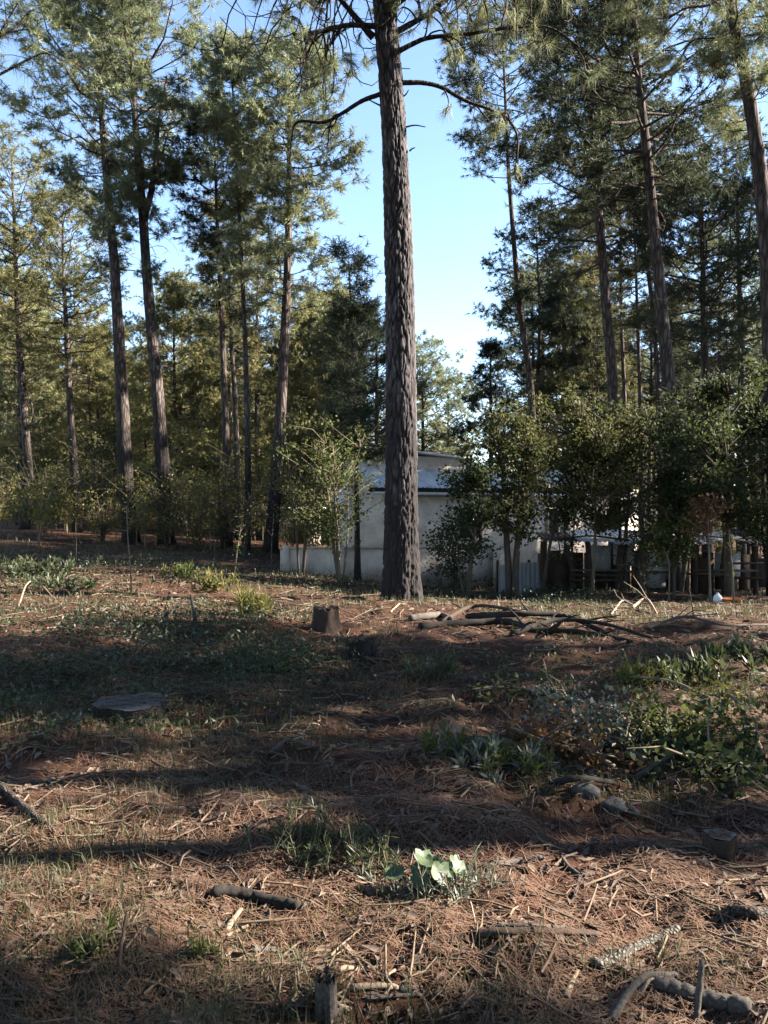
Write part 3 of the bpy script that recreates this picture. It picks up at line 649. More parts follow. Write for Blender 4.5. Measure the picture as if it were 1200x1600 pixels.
shrub(430, 30, 'olive shrub behind the stout dark pine', 6, 720, 85, LEAFO, 2600, 0.11, 79, low=0.1)
# look-alike saplings of the undergrowth
sap = [shrub_at((0, 0, 0), 'thin dry yellowish sapling in the undergrowth below the far pines', 2, 1.9, 0.8, LEAFY, 900, 0.10, 81, low=0.35, stem_mat=STEMP, r=0.016, name='sapling', cat='sapling', group='dry saplings of the undergrowth'),
       shrub_at((0, 0, 0), 'thin green leafy sapling in the undergrowth below the far pines', 3, 2.6, 1.1, LEAFO, 1500, 0.11, 82, low=0.25, r=0.02, name='sapling', cat='sapling', group='green saplings of the undergrowth')]
first = [True, True]
for q in range(112):
    k = (0 if q % 5 < 3 else 1) if q < 92 else 1
    D = 25 + 17 * rnd.random() if k == 0 else 29 + 18 * rnd.random()
    px = -20 + 520 * rnd.random() if q < 92 else 860 + 340 * rnd.random()
    x = (px - CX) / F * D; loc = (x, D, g1(x, D)); rz = rnd.random() * 6.28; sc = 0.6 + 0.7 * rnd.random()
    if first[k]: first[k] = False; sap[k].location = loc; sap[k].rotation_euler = (0, 0, rz); sap[k].scale = (sc,) * 3
    else:
        o = copy_tree(sap[k], loc, rz, sc)
        if q >= 92: o['label'] = 'thin green leafy sapling in the dark undergrowth beyond the pen'; o['group'] = 'green saplings beyond the pen'
def bare_sapling(pix, D, label, r, leaves=0, seed=1, mt=LEAFY):
    rng = np.random.default_rng(seed); Q = np.array([at(px, py, D) for px, py in pix]); Q[0][2] = g1(Q[0][0], D) - 0.03
    B = spline(Q, 14); g = Geo(); g.tube(B, np.linspace(r, r * 0.3, 14), 6, True, 0.1, rng)
    for q in range(5):
        i = int(rng.integers(4, 13)); d = nrm(rng.normal(size=3) * 0.7 + (0, 0, 0.6)); g.tube(np.array([B[i], B[i] + d * 0.14, B[i] + d * 0.28]), [r * 0.35, r * 0.3, 0.002], 4, False)
    root = thing('sapling', label, 'sapling', tuple(Q[0])); g.build('stem', STEMP if seed % 2 else STEM, root)
    if leaves:
        g = Geo(); p = B[rng.integers(5, 14, leaves)] + rng.normal(size=(leaves, 3)) * 0.09; leaf_cards(g, p, 0.07, rng); g.build('foliage', mt, root, False, 'stuff')
bare_sapling([(205, 935), (203, 880), (200, 845), (197, 790)], 13.2, 'bare straight thin sapling in the grassy ground before the airy-crowned pine', 0.017, 0, 1)
bare_sapling([(118, 880), (119, 850), (117, 800)], 19, 'short bare sapling stem before the slim dark pine', 0.018, 0, 2)
bare_sapling([(366, 885), (372, 850), (380, 800)], 19, 'leaning sapling with a few leaf sprigs at its foot under the slender pines', 0.02, 60, 3, LEAFG)
bare_sapling([(336, 880), (335, 850), (333, 815)], 20, 'short bare sapling stem between the forked pine and the ragged blue-green pine', 0.018, 0, 4)
bare_sapling([(425, 895), (424, 860), (428, 800)], 18, 'bare grey sapling stem at the foot of the stout dark pine', 0.018, 0, 6)
bare_sapling([(728, 890), (712, 868), (700, 852)], 17, 'short dark slanting branch-like sapling by the crooked dark tree', 0.03, 0, 8)
bare_sapling([(1147, 930), (1144, 880), (1139, 838)], 15, 'pale thin sapling stem standing by the round white container', 0.022, 30, 5, LEAFG)
bare_sapling([(1045, 925), (1046, 890), (1042, 862)], 16, 'short pale leaning stem beside the pen rails', 0.018, 0, 7)

# ------------------------------------------------------------------ the white house, its yard wall and the pen
def frame(px, D, yaw):
    o = np.array(((px - CX) / F * D, D)); c, s = math.cos(yaw), math.sin(yaw)
    M = np.array(((c, -s, 0), (s, c, 0), (0, 0, 1)))
    return lambda u, v, z: np.array((o[0] + c * u - s * v, o[1] + s * u + c * v, z)), M
def stain(m):
    t = m.node_tree; b = t.nodes['Principled BSDF']; src = b.inputs[0].links[0].from_socket
    n = noise(t, 2.2, 6, 0.75, coord(t, (1, 1, 0.25))); sx = N(t, 'ShaderNodeSeparateXYZ'); t.links.new(N(t, 'ShaderNodeTexCoord').outputs['Object'], sx.inputs[0])
    h = N(t, 'ShaderNodeMath', operation='MULTIPLY_ADD'); t.links.new(sx.outputs['Z'], h.inputs[0]); h.inputs[1].default_value = -0.35; t.links.new(n, h.inputs[2])
    t.links.new(mixc(t, ramp(t, h.outputs[0], [(0.2, (0, 0, 0)), (0.6, (0.6, 0.6, 0.6))]), src, (0.10, 0.075, 0.06)), b.inputs[0])
stain(WALL)
def house():
    at2, M = frame(565, 24.5, R(22)); z0 = -0.75
    root = thing('house', 'low whitewashed house with a grey tin lean-to roof behind the great pine', 'house', tuple(at2(0, 0, z0)))
    g = Geo(); g.box(at2(2.6, 2.6, z0 + 1.95), (3.6, 3.0, 3.9), M); g.build('upper_wall', WALLC, root, False)
    # tilted cap over the upper block
    g = Geo(); T = R(5); Rx = M @ np.array(((math.cos(T), 0, math.sin(T)), (0, 1, 0), (-math.sin(T), 0, math.cos(T))))
    g.box(at2(2.6, 2.6, z0 + 4.02), (4.0, 3.3, 0.07), Rx); g.build('upper_roof', TIN, root, False)
    g = Geo(); g.box(at2(4.6, 0.1, z0 + 1.4), (10.6, 2.0, 2.8), M); g.build('front_wall', WALL, root, False)
    # lean-to roof: corrugated sheets rising away from the view
    T = R(17); tilt = M @ np.array(((1, 0, 0), (0, math.cos(T), -math.sin(T)), (0, math.sin(T), math.cos(T))))
    n = 41; u = np.linspace(-0.46, 0.46, n); z = 0.018 * np.cos(u / 0.46 * math.pi * 6)
    V = np.concatenate([np.stack([u, np.full(n, -1.25), z], -1), np.stack([u, np.full(n, 1.25), z], -1)])
    Q = [(i, i + 1, n + i + 1, n + i) for i in range(n - 1)]
    for k in range(9):
        g = Geo(); g.add(V @ tilt.T + at2(0.5 + 0.89 * k + (1.2 if k > 5 else 0), 0.0, z0 + 3.16 + 0.006 * (k % 2)), Q=Q); g.build('roof_sheet', TIN, root)
    g = Geo(); g.box(at2(4.5, -1.13, z0 + 2.72), (9.4, 0.05, 0.14), M); g.build('fascia', WOODK, root, False)
    g = Geo(); g.tube(np.array([at2(-0.1, -1.2, z0 + 2.62), at2(9.2, -1.2, z0 + 2.58)]), 0.05, 8); g.build('gutter', TIN, root)
    g = Geo(); g.tube(np.array([at2(2.62, -1.2, z0 + 2.6), at2(2.62, -1.02, z0 + 2.4), at2(2.62, -0.97, z0 + 0.1)]), 0.04, 8); g.build('downpipe', TIN, root)
    for k, uu in enumerate((3.3, 6.6)):
        g = Geo()
        for du, dz, sx, sz in ((-0.42, 0, 0.07, 1.0), (0.42, 0, 0.07, 1.0), (0, 0.46, 0.77, 0.07), (0, -0.46, 0.77, 0.07), (0, 0, 0.05, 0.85)):
            g.box(at2(uu + du, -0.93, z0 + 1.65 + dz), (sx, 0.08, sz), M)
        wf = g.build('window_frame', WALLC, root, False)
        g = Geo(); g.box(at2(uu, -0.905, z0 + 1.65), (0.78, 0.02, 0.85), M); o = g.build('pane', GLASS, wf, False, origin=tuple(root['_o']))
GLASS, t_, b_ = mat('window_glass', 0.08, 0.6); b_.inputs[0].default_value = (0.03, 0.035, 0.04, 1)
house()
def yard_wall():
    at2, M = frame(438, 21.0, R(10)); z0 = g1(-1, 21.5) - 0.25
    root = thing('yard_wall', 'low whitewashed yard wall in front of the house', 'wall', tuple(at2(0, 0, z0)))
    g = Geo(); g.box(at2(3.1, 0, z0 + 0.55), (6.2, 0.16, 1.1), M); g.build('wall', WALL, root, False)
    g = Geo(); g.box(at2(3.1, 0, z0 + 1.13), (6.26, 0.22, 0.05), M); g.build('coping', WALLC, root, False)
    for k in range(5):
        g = Geo(); g.box(at2(0.15 + 1.45 * k, -0.1, z0 + 0.6), (0.16, 0.1, 1.2), M); g.build('pier', WALL, root, False)
yard_wall()
def outbuilding():
    at2, M = frame(425, 33, R(15)); z0 = g1(-4, 33) - 0.1
    root = thing('outbuilding', 'small grey-white outbuilding glimpsed behind the dark-stemmed shrub', 'shed', tuple(at2(0, 0, z0)))
    g = Geo(); g.box(at2(1.0, 1, z0 + 0.75), (2.2, 1.6, 1.5), M); g.build('wall', WALL, root, False)
    g = Geo(); g.box(at2(1.0, 1, z0 + 1.55), (2.6, 2.0, 0.08), M); g.build('roof', TIN, root, False)
    g = Geo(); g.box(at2(1.3, 0.18, z0 + 0.6), (0.7, 0.04, 1.1), M); g.build('door', WOODB, root, False)
outbuilding()
def sheet_fence():
    at2, M = frame(778, 19.6, R(6)); z0 = g1(2.9, 19.6) - 0.05
    root = thing('sheet_fence', 'short fence of white corrugated sheets between the house and the pen', 'fence', tuple(at2(0, 0, z0)))
    n = 33; u = np.linspace(-0.29, 0.29, n); d = 0.016 * np.cos(u / 0.29 * math.pi * 5)
    for k in range(3):
        h = (0.78, 0.84, 0.74)[k]; V = np.concatenate([at2(0, 0, 0) + np.stack([u, d, np.full(n, z0)], -1) @ M.T, at2(0, 0, 0) + np.stack([u, d, np.full(n, z0 + h)], -1) @ M.T])
        g = Geo(); g.add(V + M @ np.array((0.3 + 0.56 * k, 0.012 * k, 0)), Q=[(i, i + 1, n + i + 1, n + i) for i in range(n - 1)]); g.build('sheet', SHEET, root)
    for k in range(3):
        g = Geo(); p = at2(0.02 + 0.8 * k, 0.1, z0 - 0.1); g.tube(np.array([p, p + (0, 0, 1.0)]), 0.035, 7); g.build('post', WOODB, root)
sheet_fence()
def pen():
    rng = np.random.default_rng(91); at2, M = frame(852, 19.0, R(-4))
    zf = lambda u: g1(*at2(u, 0, 0)[:2])
    root = thing('animal_pen', 'rough low animal pen of posts, rails and patched sheets in the shade', 'pen', tuple(at2(0, 0, zf(0))))
    top = 0.62
    for k, u in enumerate((0, 0.62, 1.05, 1.72, 2.3, 2.95, 3.5, 4.2, 4.9, 5.6)):
        p = at2(u, rng.normal() * 0.05, zf(u) - 0.1); h = top - p[2] - 0.02 + rng.normal() * 0.04
        g = Geo(); g.tube(spline(np.array([p, p + (rng.normal() * 0.04, 0, h * 0.5), p + (rng.normal() * 0.06, 0, h)]), 6), 0.055 + 0.03 * rng.random(), 8, True, 0.12, rng); g.build('post', WOODB, root)
    for k in range(5):
        p = at2(0.2 + 1.3 * k, 1.7, zf(1) - 0.1); g = Geo(); g.tube(np.array([p, p + (0.02, 0, top - p[2] + 0.1)]), 0.05, 8, True); g.build('post', WOODB, root)
    for (u0, u1, z) in ((0.62, 1.72, 0.32), (0.62, 1.72, 0.44), (0.62, 1.72, 0.56), (1.72, 2.95, 0.5), (1.72, 2.95, 0.66), (2.95, 4.2, 0.5), (3.5, 4.9, 0.62), (4.2, 5.6, 0.4), (4.2, 5.6, 0.75)):
        g = Geo(); um = (u0 + u1) / 2; g.box(at2(um, -0.085, zf(um) + z), (u1 - u0 + 0.1, 0.03, 0.055), M); g.build('rail', WOODG if z > 0.5 else WOODB, root, False)
    n = 33; u = np.linspace(-0.42, 0.42, n); d = 0.016 * np.cos(u / 0.42 * math.pi * 7)
    for k in range(7):      # patched roof
        T = R(5 + rng.normal() * 2); tl = M @ np.array(((1, 0, 0), (0, math.cos(T), -math.sin(T)), (0, math.sin(T), math.cos(T))))
        V = np.concatenate([np.stack([u, np.full(n, -1.05), d], -1), np.stack([u, np.full(n, 1.05), d], -1)]) @ tl.T
        g = Geo(); g.add(V + at2(0.4 + 0.8 * k, 0.85, top + 0.10 + 0.02 * (k % 2)), Q=[(i, i + 1, n + i + 1, n + i) for i in range(n - 1)]); g.build('roof_sheet', TIN if k % 3 else WOODB, root)
    for (uu, ww, h0, h1, mt) in ((0.32, 0.5, 0.0, 0.8, WOODB), (1.4, 0.56, 0.5, 1.12, SHEET), (2.0, 0.5, 0.62, 1.15, SHEET), (2.62, 0.5, 0.1, 0.95, TIN), (3.2, 0.4, 0.3, 1.1, SHEET), (3.75, 0.5, 0.0, 0.9, WOODB), (4.5, 0.6, 0.4, 1.0, SHEET), (5.2, 0.7, 0.2, 0.9, WOODG)):
        z = zf(uu); g = Geo(); g.box(at2(uu, 0.62 if mt is SHEET else 0.12, z + (h0 + h1) / 2), (ww, 0.025, h1 - h0), M); g.build('panel', mt, root, False)
    for k in range(19):  # row of boards added behind the pen so its inside reads dark
        uu = 0.15 + 0.3 * k; z = zf(uu) - 0.1; h = 0.95 + 0.12 * rng.random(); g = Geo(); g.box(at2(uu, 1.58, z + h / 2), (0.27, 0.025, h), M); g.build('added_dark_board', WOODB if k % 4 else WOODG, root, False)
    for k in range(4):
        g = Geo(); B = spline(np.array([at2(0.3 + 1.3 * k, -0.25, top + 0.06), at2(1.0 + 1.3 * k, -0.2, top + 0.14 + 0.05 * rng.random()), at2(1.9 + 1.3 * k, -0.3, top + 0.06)]), 8); g.tube(B, 0.022, 6, True, 0.1, rng); g.build('roof_pole', STEMP if k % 2 else WOODB, root)
pen()
# round white container by the pen; the orange-red blotch is a made-up shallow dish
p = at(1122, 926, 15.2); z = g1(p[0], p[1]); root = thing('container', 'small round white container with an orange-red tray on the ground by the pen', 'container', (p[0], p[1], z))
PLW = plain('white_plastic', (0.6, 0.58, 0.55), (0.75, 0.73, 0.7), 4, 0.5, 0); PLO = plain('orange_red_tone', (0.42, 0.11, 0.04), (0.55, 0.17, 0.06), 4, 0.5, 0)
g = Geo(); prof = [(0.0, 0.0), (0.07, 0.0), (0.085, 0.05), (0.08, 0.11), (0.05, 0.15), (0.025, 0.165), (0.025, 0.19), (0.0, 0.195)]
a = np.linspace(0, 2 * math.pi, 20, endpoint=False)
def lathe(g, prof, c):
    n = len(prof); V = np.array([[(c[0] + r_ * math.cos(q), c[1] + r_ * math.sin(q), c[2] + h_) for q in a] for r_, h_ in prof]); m_ = len(a)
    g.add(V, Q=[(i * m_ + j, i * m_ + (j + 1) % m_, (i + 1) * m_ + (j + 1) % m_, (i + 1) * m_ + j) for i in range(n - 1) for j in range(m_)])
lathe(g, prof, (p[0], p[1], z)); g.build('jug', PLW, root)
g = Geo(); lathe(g, [(0, 0.01), (0.17, 0.01), (0.2, 0.07), (0.215, 0.072), (0.205, 0.062), (0.175, 0.0), (0, 0.0)], (p[0] + 0.27, p[1] - 0.02, z + 0.01)); g.build('blotch', PLO, root)

# ------------------------------------------------------------------ stumps, logs, sticks
def stump(px, py, wtop, hpx, label, mt, cut, seed, flare=1.25, name='tree_stump', jag=0.0):
    rng = np.random.default_rng(seed); c = gp(px, py); D = c[1]; r = wtop * 0.5 / F * D; H = hpx / F * D; na = 40
    root = thing(name, label, 'stump', (c[0], c[1] + r, c[2])); c = np.array((c[0], c[1] + r, g1(c[0], c[1] + r)))
    aa = np.linspace(0, 2 * math.pi, na, endpoint=False); lob = 1 + 0.07 * np.cos(3 * aa + seed) + 0.05 * np.cos(5 * aa) + 0.03 * rng.normal(size=na)
    rows = []
    for f in np.linspace(0, 1, 9):
        rr = r * lob * (1 + (flare - 1) * (1 - f) ** 2.5) + 0.02 * r * rng.normal(size=na) + 0.03 * r * np.cos(aa * 13 + 5 * f)
        hh = -0.06 + (H + 0.06) * f + (jag * rng.random(na) * H if f == 1 else 0)
        rows.append(np.stack([c[0] + rr * np.cos(aa), c[1] + rr * np.sin(aa), c[2] + hh * np.ones(na)], -1))
    V = np.array(rows); n = 9
    Q = [(i * na + j, i * na + (j + 1) % na, (i + 1) * na + (j + 1) % na, (i + 1) * na + j) for i in range(n - 1) for j in range(na)]
    g = Geo(); g.add(V, Q=Q); g.build('stump_side', mt, root)
    top = rows[-1]; ins = top.copy(); ctr = top.mean(0)
    g = Geo(); V = [ctr + (top - ctr) * f + np.array((0, 0, 0.004)) + rng.normal(size=(na, 3)) * (0, 0, 0.0015) for f in (0.985, 0.7, 0.35)]
    V = np.concatenate(V + [ctr[None] + (0, 0, 0.003)])
    Q = [(i * na + j, i * na + (j + 1) % na, (i + 1) * na + (j + 1) % na, (i + 1) * na + j) for i in range(2) for j in range(na)]
    T = [(2 * na + j, 2 * na + (j + 1) % na, 3 * na) for j in range(na)]
    g.add(V, T, Q); o = g.build('cut_face', cut, root, origin=tuple(root['_o']))
    g = Geo()
    for k in range(26 if wtop > 45 else 8):
        q = ctr + np.array((rng.normal() * r * 0.5, rng.normal() * r * 0.5, 0.008)); a1 = rng.random() * 6.283; l_ = r * (0.2 + 0.35 * rng.random())
        if math.hypot(*(q - ctr)[:2]) > r * 0.85: continue
        d = np.array((math.cos(a1), math.sin(a1), 0)) * l_; g.tube(np.array([q - d, q + (0, 0, 0.004), q + d * (0.4 + 0.6 * rng.random()) + rng.normal(size=3) * 0.006]), 0.0022 + 0.0006 * D * 0.3, 4, False)
    g.build('fallen_needles', NEEDLEM, root, True, 'stuff')
stump(187, 1134, 118, 17, 'wide flat-cut stump with a smooth grey top in deep shade', LOGB, RINGS, 3, 1.3)
stump(507, 988, 40, 32, 'small charred upright stump in the sunlit needle litter', WOODB, WOODK, 4, 1.7, jag=0.25)
stump(562, 1030, 46, 22, 'low rotten dark stump among sticks behind the grass', WOODK, WOODK, 5, 1.2, jag=0.4)
stump(1137, 1345, 46, 26, 'small shaded stump with a pale oval cut face', WOODB, CUT, 6, 1.3)
stump(508, 1605, 34, 52, 'narrow split stub of grey wood standing in shade', WOODG, WOODK, 8, 1.1, jag=0.3)

def stick(label, pix, r, mt, seed, r2=None, lift=0.95, name='stick', cat='stick', group=None, twigs=0, arch=0.0, flat=1.0, sides=11, tip=None):
    """pix: photo pixels of points where it touches the floor; arch lifts the middle; tip lifts the far end (m)"""
    rng = np.random.default_rng(seed)
    if pix[0][1] > 1200: r *= 0.82; r2 = r2 * 0.82 if r2 else None
    Q = np.array([gp(px, py, r * lift) for px, py in pix]); n = len(Q)
    f = np.linspace(0, 1, n); Q[:, 2] += arch * np.sin(f * math.pi)
    if tip: Q[:, 2] += tip * f ** 1.3
    B = spline(Q, max(12, 8 * n)); m_ = len(B); B[1:-1] += rng.normal(size=(m_ - 2, 3)) * r * 0.07
    for k in range(m_): B[k, 2] = max(B[k, 2], g1(B[k, 0], B[k, 1]) + r * 0.25)
    g = Geo(); rad = np.linspace(r, r * 0.6 if r2 is None else r2, m_) * (1 + 0.10 * (vnoise(np.linspace(0, 7, m_) + seed * 3.1, np.full(m_, seed * 1.7), 77) - 0.5) * 2)
    rad[0] *= 0.8; rad[-1] *= 0.75
    g.tube(B, rad, sides, True, 0.03, rng)
    if flat != 1.0:
        v = g.v[0]; zc = np.repeat(B[:, 2], sides); v[:m_ * sides, 2] = zc + (v[:m_ * sides, 2] - zc) * flat
    for q in range(twigs):
        i = int(rng.integers(2, m_ - 1)); d = nrm(nrm(B[i] - B[i - 1]) * 0.6 + rng.normal(size=3) * (0.6, 0.6, 0.25) + (0, 0, 0.15)); l = (0.12 + 0.3 * rng.random()) * (0.4 + B[i][1] * 0.09)
        g.tube(np.array([B[i], B[i] + d * l * 0.5 + rng.normal(size=3) * 0.02, B[i] + d * l]), [rad[i] * 0.5, rad[i] * 0.4, rad[i] * 0.2], 5, False)
    o = g.build(name, mt, origin=tuple(B[0])); tag(o, label, cat, group); return o
LG = dict(name='log', cat='log'); BK = dict(name='bark_slab', cat='bark')
stick('thick grey log end lying beside the sandy litter, tapering to a point', [(-10, 1235), (25, 1262), (55, 1288), (84, 1312)], 0.034, LOGB, 1, 0.012, **LG)
stick('thin forked dry branch on the dark litter below the grey log', [(0, 1392), (12, 1350), (38, 1318)], 0.010, WOODG, 2, 0.006, twigs=2, arch=0.03)
stick('flat grey wood strip on the red soil above the grey log', [(20, 1238), (60, 1232), (98, 1217)], 0.016, WOODG, 3, 0.008, flat=0.4)
stick('upright curved stick poking out of the dark hollow', [(184, 1530), (186, 1518), (196, 1490)], 0.010, WOODB, 4, 0.006, tip=0.12)
stick('smooth dark stump-like root arching by the dark hollow', [(128, 1478), (134, 1492), (142, 1508)], 0.020, WOODK, 5, 0.012, arch=0.03)
stick('pale split wood wedge standing out of the copper needles', [(352, 1462), (362, 1450), (376, 1436)], 0.017, WOODP, 6, 0.012, flat=0.5, tip=0.02)
stick('second pale split stick leaning by the wood wedge', [(352, 1470), (378, 1456), (402, 1446)], 0.009, WOODP, 7, 0.006)
stick('thick blackened log piece on the copper needles', [(330, 1402), (380, 1408), (430, 1420), (468, 1428)], 0.028, WOODK, 8, 0.024, **LG)
stick('pale chip of wood near the shade line', [(184, 1524), (206, 1518)], 0.010, WOODP, 9, flat=0.4, name='wood_chip', cat='wood chip')
stick('pale splinter of wood among curled needles', [(286, 1546), (296, 1528), (304, 1514)], 0.009, WOODP, 10, 0.005, flat=0.5, name='wood_chip', cat='wood chip')
stick('short peeled pale stick lying alone in sunlit grass', [(528, 1522), (560, 1521), (596, 1519)], 0.010, WOODP, 11, 0.009)
stick('thicker peeled pale stick with one end on the shade line', [(548, 1552), (590, 1549), (622, 1551)], 0.013, WOODP, 12, 0.011)
stick('long peeled stick, pale grey, lying against the thicker peeled stick', [(570, 1567), (625, 1563), (670, 1562)], 0.009, WOODG, 13, 0.007)
stick('grey stub continuing from the thicker peeled stick', [(624, 1553), (648, 1551), (660, 1552)], 0.010, WOODG, 14, 0.010)
stick('curved pale branch arching over copper needles', [(958, 1606), (985, 1576), (1015, 1550), (1062, 1532)], 0.014, WOODG, 15, 0.011, arch=0.04)
stick('second thinner pale branch along the curved one', [(1000, 1566), (1018, 1551), (1036, 1540)], 0.009, WOODP, 16, 0.007, arch=0.03)
stick('thick smooth grey log in the shade by the upright peg', [(1020, 1545), (1070, 1562), (1120, 1578), (1178, 1590)], 0.028, WOODG, 17, 0.031, **LG)
stick('upright grey peg of wood beside the smooth log', [(1090, 1606), (1094, 1600), (1099, 1590)], 0.012, WOODG, 18, 0.011, tip=0.16)
stick('thin straight stick lying behind the upright peg', [(1104, 1516), (1140, 1515), (1168, 1514)], 0.008, WOODG, 19, 0.008)
stick('rough slab of grey lichened bark tilted on the grass', [(930, 1522), (965, 1508), (1010, 1486), (1062, 1462)], 0.030, SLAB, 20, 0.020, flat=0.55, **BK)
stick('long weathered brown plank-like bark strip', [(748, 1470), (800, 1466), (870, 1466), (938, 1470)], 0.024, WOODB, 21, 0.018, flat=0.5, **BK)
stick('narrow dry bark strip just behind the plank-like one', [(760, 1456), (820, 1452), (890, 1456)], 0.012, WOODG, 22, 0.008, flat=0.5, **BK)
stick('grey stick forming the long arm of a Y', [(878, 1344), (890, 1360), (908, 1372), (930, 1370)], 0.012, WOODG, 23, 0.010, twigs=0)
stick('slender grey stick forming the short arm of a Y', [(908, 1372), (900, 1400), (890, 1428)], 0.010, WOODG, 24, 0.006)
stick('pale grey stick end lying in the shaded grass', [(776, 1356), (815, 1350), (848, 1346)], 0.014, WOODG, 25, 0.013)
stick('dark stick under the pale grey stick end', [(770, 1366), (820, 1360)], 0.010, WOODK, 26, 0.01)
stick('short thick pale twig on the shaded floor', [(1000, 1326), (1022, 1332), (1044, 1338)], 0.009, WOODG, 27, 0.008)
stick('thin stick leaning against the small shaded stump', [(1050, 1315), (1078, 1320), (1106, 1318)], 0.009, WOODG, 28, 0.007)
stick('reddish dry stick in the sunny grass by a crossing one', [(1062, 1392), (1085, 1405), (1112, 1416)], 0.008, WOODP, 29, 0.006)
stick('long reddish stick reaching from the sunny grass', [(1112, 1394), (1150, 1408), (1176, 1420)], 0.009, WOODB, 30, 0.007)
stick('curved reddish stick behind the long reddish one', [(1130, 1390), (1155, 1378), (1192, 1373)], 0.008, WOODB, 31, 0.006)
stick('dark log half sunk in the grass beyond the bark slab', [(1140, 1432), (1175, 1436), (1215, 1440)], 0.024, LOGB, 32, 0.026, **LG)
stick('pale pointed wood splinter in sunlit litter beside a brown cone-like clump', [(886, 1566), (894, 1545), (905, 1524)], 0.013, WOODP, 33, 0.008, flat=0.6, name='wood_chip', cat='wood chip')
stick('dark grey splintered stick in the sunny litter', [(760, 1545), (785, 1560), (806, 1572)], 0.012, WOODG, 34, 0.007)
stick('thin pale stick half buried in sunlit litter near the pointed splinter', [(846, 1590), (862, 1600), (878, 1608)], 0.008, WOODG, 35, 0.006)
stick('gnarled dark branch lying across the pale stones', [(862, 1232), (890, 1240), (925, 1240), (962, 1230)], 0.024, WOODK, 36, 0.016, arch=0.06, twigs=1)
stick('straight pale pole poking out of the leafy brush pile', [(994, 1222), (1030, 1205), (1066, 1190)], 0.022, WOODG, 37, 0.016, tip=0.06)
stick('thin curved twig in the needle litter past the grassy hump', [(1038, 1150), (1080, 1160), (1130, 1150), (1190, 1152)], 0.012, WOODG, 38, 0.007, twigs=3)
stick('grey dead branch resting on the dark log heap', [(640, 972), (668, 968), (690, 966), (706, 974)], 0.05, WOODG, 39, 0.035)
stick('long dark log at the base of the log heap', [(655, 985), (720, 980), (790, 978), (830, 988)], 0.05, WOODK, 40, 0.035, twigs=2, **LG)
stick('second dark log crossing the log heap', [(730, 968), (800, 978), (880, 980), (950, 996)], 0.042, WOODK, 41, 0.03, twigs=4, arch=0.12, **LG)
stick('thin dark branch trailing from the log heap', [(800, 995), (870, 985), (940, 990), (1020, 1002)], 0.035, WOODK, 42, 0.015, twigs=5, arch=0.10)
stick('curved dark branch on top of the log heap', [(690, 975), (740, 966), (800, 974), (850, 966)], 0.03, WOODB, 43, 0.015, twigs=4, arch=0.16)
stick('dark forked branch sticking out at the end of the log heap', [(810, 990), (900, 1000), (990, 1008)], 0.04, WOODK, 44, 0.02, twigs=5, arch=0.06)
stick('pale bleached branch curving over the dry brush line', [(988, 952), (1010, 952), (1030, 966)], 0.025, WOODP, 45, 0.012, arch=0.14, twigs=4)
stick('tangle of dry pale twigs beside the bleached branch', [(955, 962), (975, 950), (1000, 956)], 0.016, WOODP, 46, 0.008, arch=0.14, twigs=9)
stick('dry grey branch on the lit crest before the pen', [(1010, 985), (1070, 975), (1130, 985), (1200, 978)], 0.02, WOODG, 47, 0.01, twigs=6, arch=0.05)
stick('short light branch in the shade before the pen posts', [(855, 918), (880, 912), (900, 905)], 0.02, WOODP, 48, 0.01, twigs=4, arch=0.12)
stick('slanting dark dead stem rising from the shaded herbs', [(308, 992), (304, 975), (298, 962)], 0.03, WOODK, 49, 0.018, tip=0.25, name='dead_stem', cat='dead stem')
stick('crooked dark twig leaning toward the slanting dead stem', [(262, 968), (270, 962), (280, 956)], 0.022, WOODK, 50, 0.012, tip=0.12, name='dead_stem', cat='dead stem')
stick('long pale dry stalk lying across the red soil', [(190, 946), (232, 946), (270, 944)], 0.012, WOODP, 51, 0.008)
stick('hoop of pale dry stalk arching over the herbs', [(28, 948), (42, 932), (60, 930), (90, 940)], 0.014, WOODP, 52, 0.008, arch=0.22)
stick('dry stalk on the sunlit litter behind the charred stump', [(420, 950), (460, 946), (500, 950)], 0.012, WOODP, 53, 0.007, twigs=3)
stick('pale stick on the sunlit litter beyond the charred stump', [(610, 958), (625, 948)], 0.014, WOODP, 54, 0.01, tip=0.04)
stick('long grey branch lying in the shaded grass strip', [(395, 1052), (440, 1050), (490, 1046), (530, 1048)], 0.018, WOODG, 55, 0.008, twigs=2)
stick('grey stick in the dark grass before the low rotten stump', [(590, 1108), (630, 1102), (655, 1098)], 0.010, WOODG, 56, 0.007)
stick('curved dry stick on the red litter in the middle ground', [(422, 1180), (450, 1168), (490, 1172)], 0.012, WOODG, 57, 0.008, arch=0.03)
stick('dark bark chunk lying on the litter of the middle ground', [(470, 1238), (485, 1246)], 0.028, WOODG, 58, 0.02, flat=0.7, **BK)
stick('brown stick pointing along the middle litter', [(515, 1228), (535, 1238), (552, 1246)], 0.012, WOODB, 59, 0.009)
stick('small forked pale stick in the shade past the dark hollow', [(330, 1142), (350, 1150), (375, 1150), (398, 1160)], 0.013, WOODG, 60, 0.007, twigs=2)
stick('pale dry stick forking in the chip litter', [(262, 1380), (300, 1370), (330, 1354)], 0.009, WOODG, 61, 0.006, twigs=2)
stick('dark bent stick tangled above the blackened log', [(330, 1368), (355, 1375), (375, 1382)], 0.009, WOODG, 62, 0.006, arch=0.04)
stick('red-brown curl of bark in the grass', [(452, 1388), (468, 1382), (484, 1374)], 0.016, LEAFR, 63, 0.012, flat=0.45, **BK)
stick('grey bark flake at the edge of the grass before the blackened log', [(392, 1492), (410, 1494), (430, 1494)], 0.022, WOODG, 64, 0.018, flat=0.4, **BK)
stick('thin dead stem crossing below the pale broad-leaved plant', [(545, 1352), (570, 1380), (600, 1410), (640, 1445)], 0.006, WOODB, 65, 0.004)
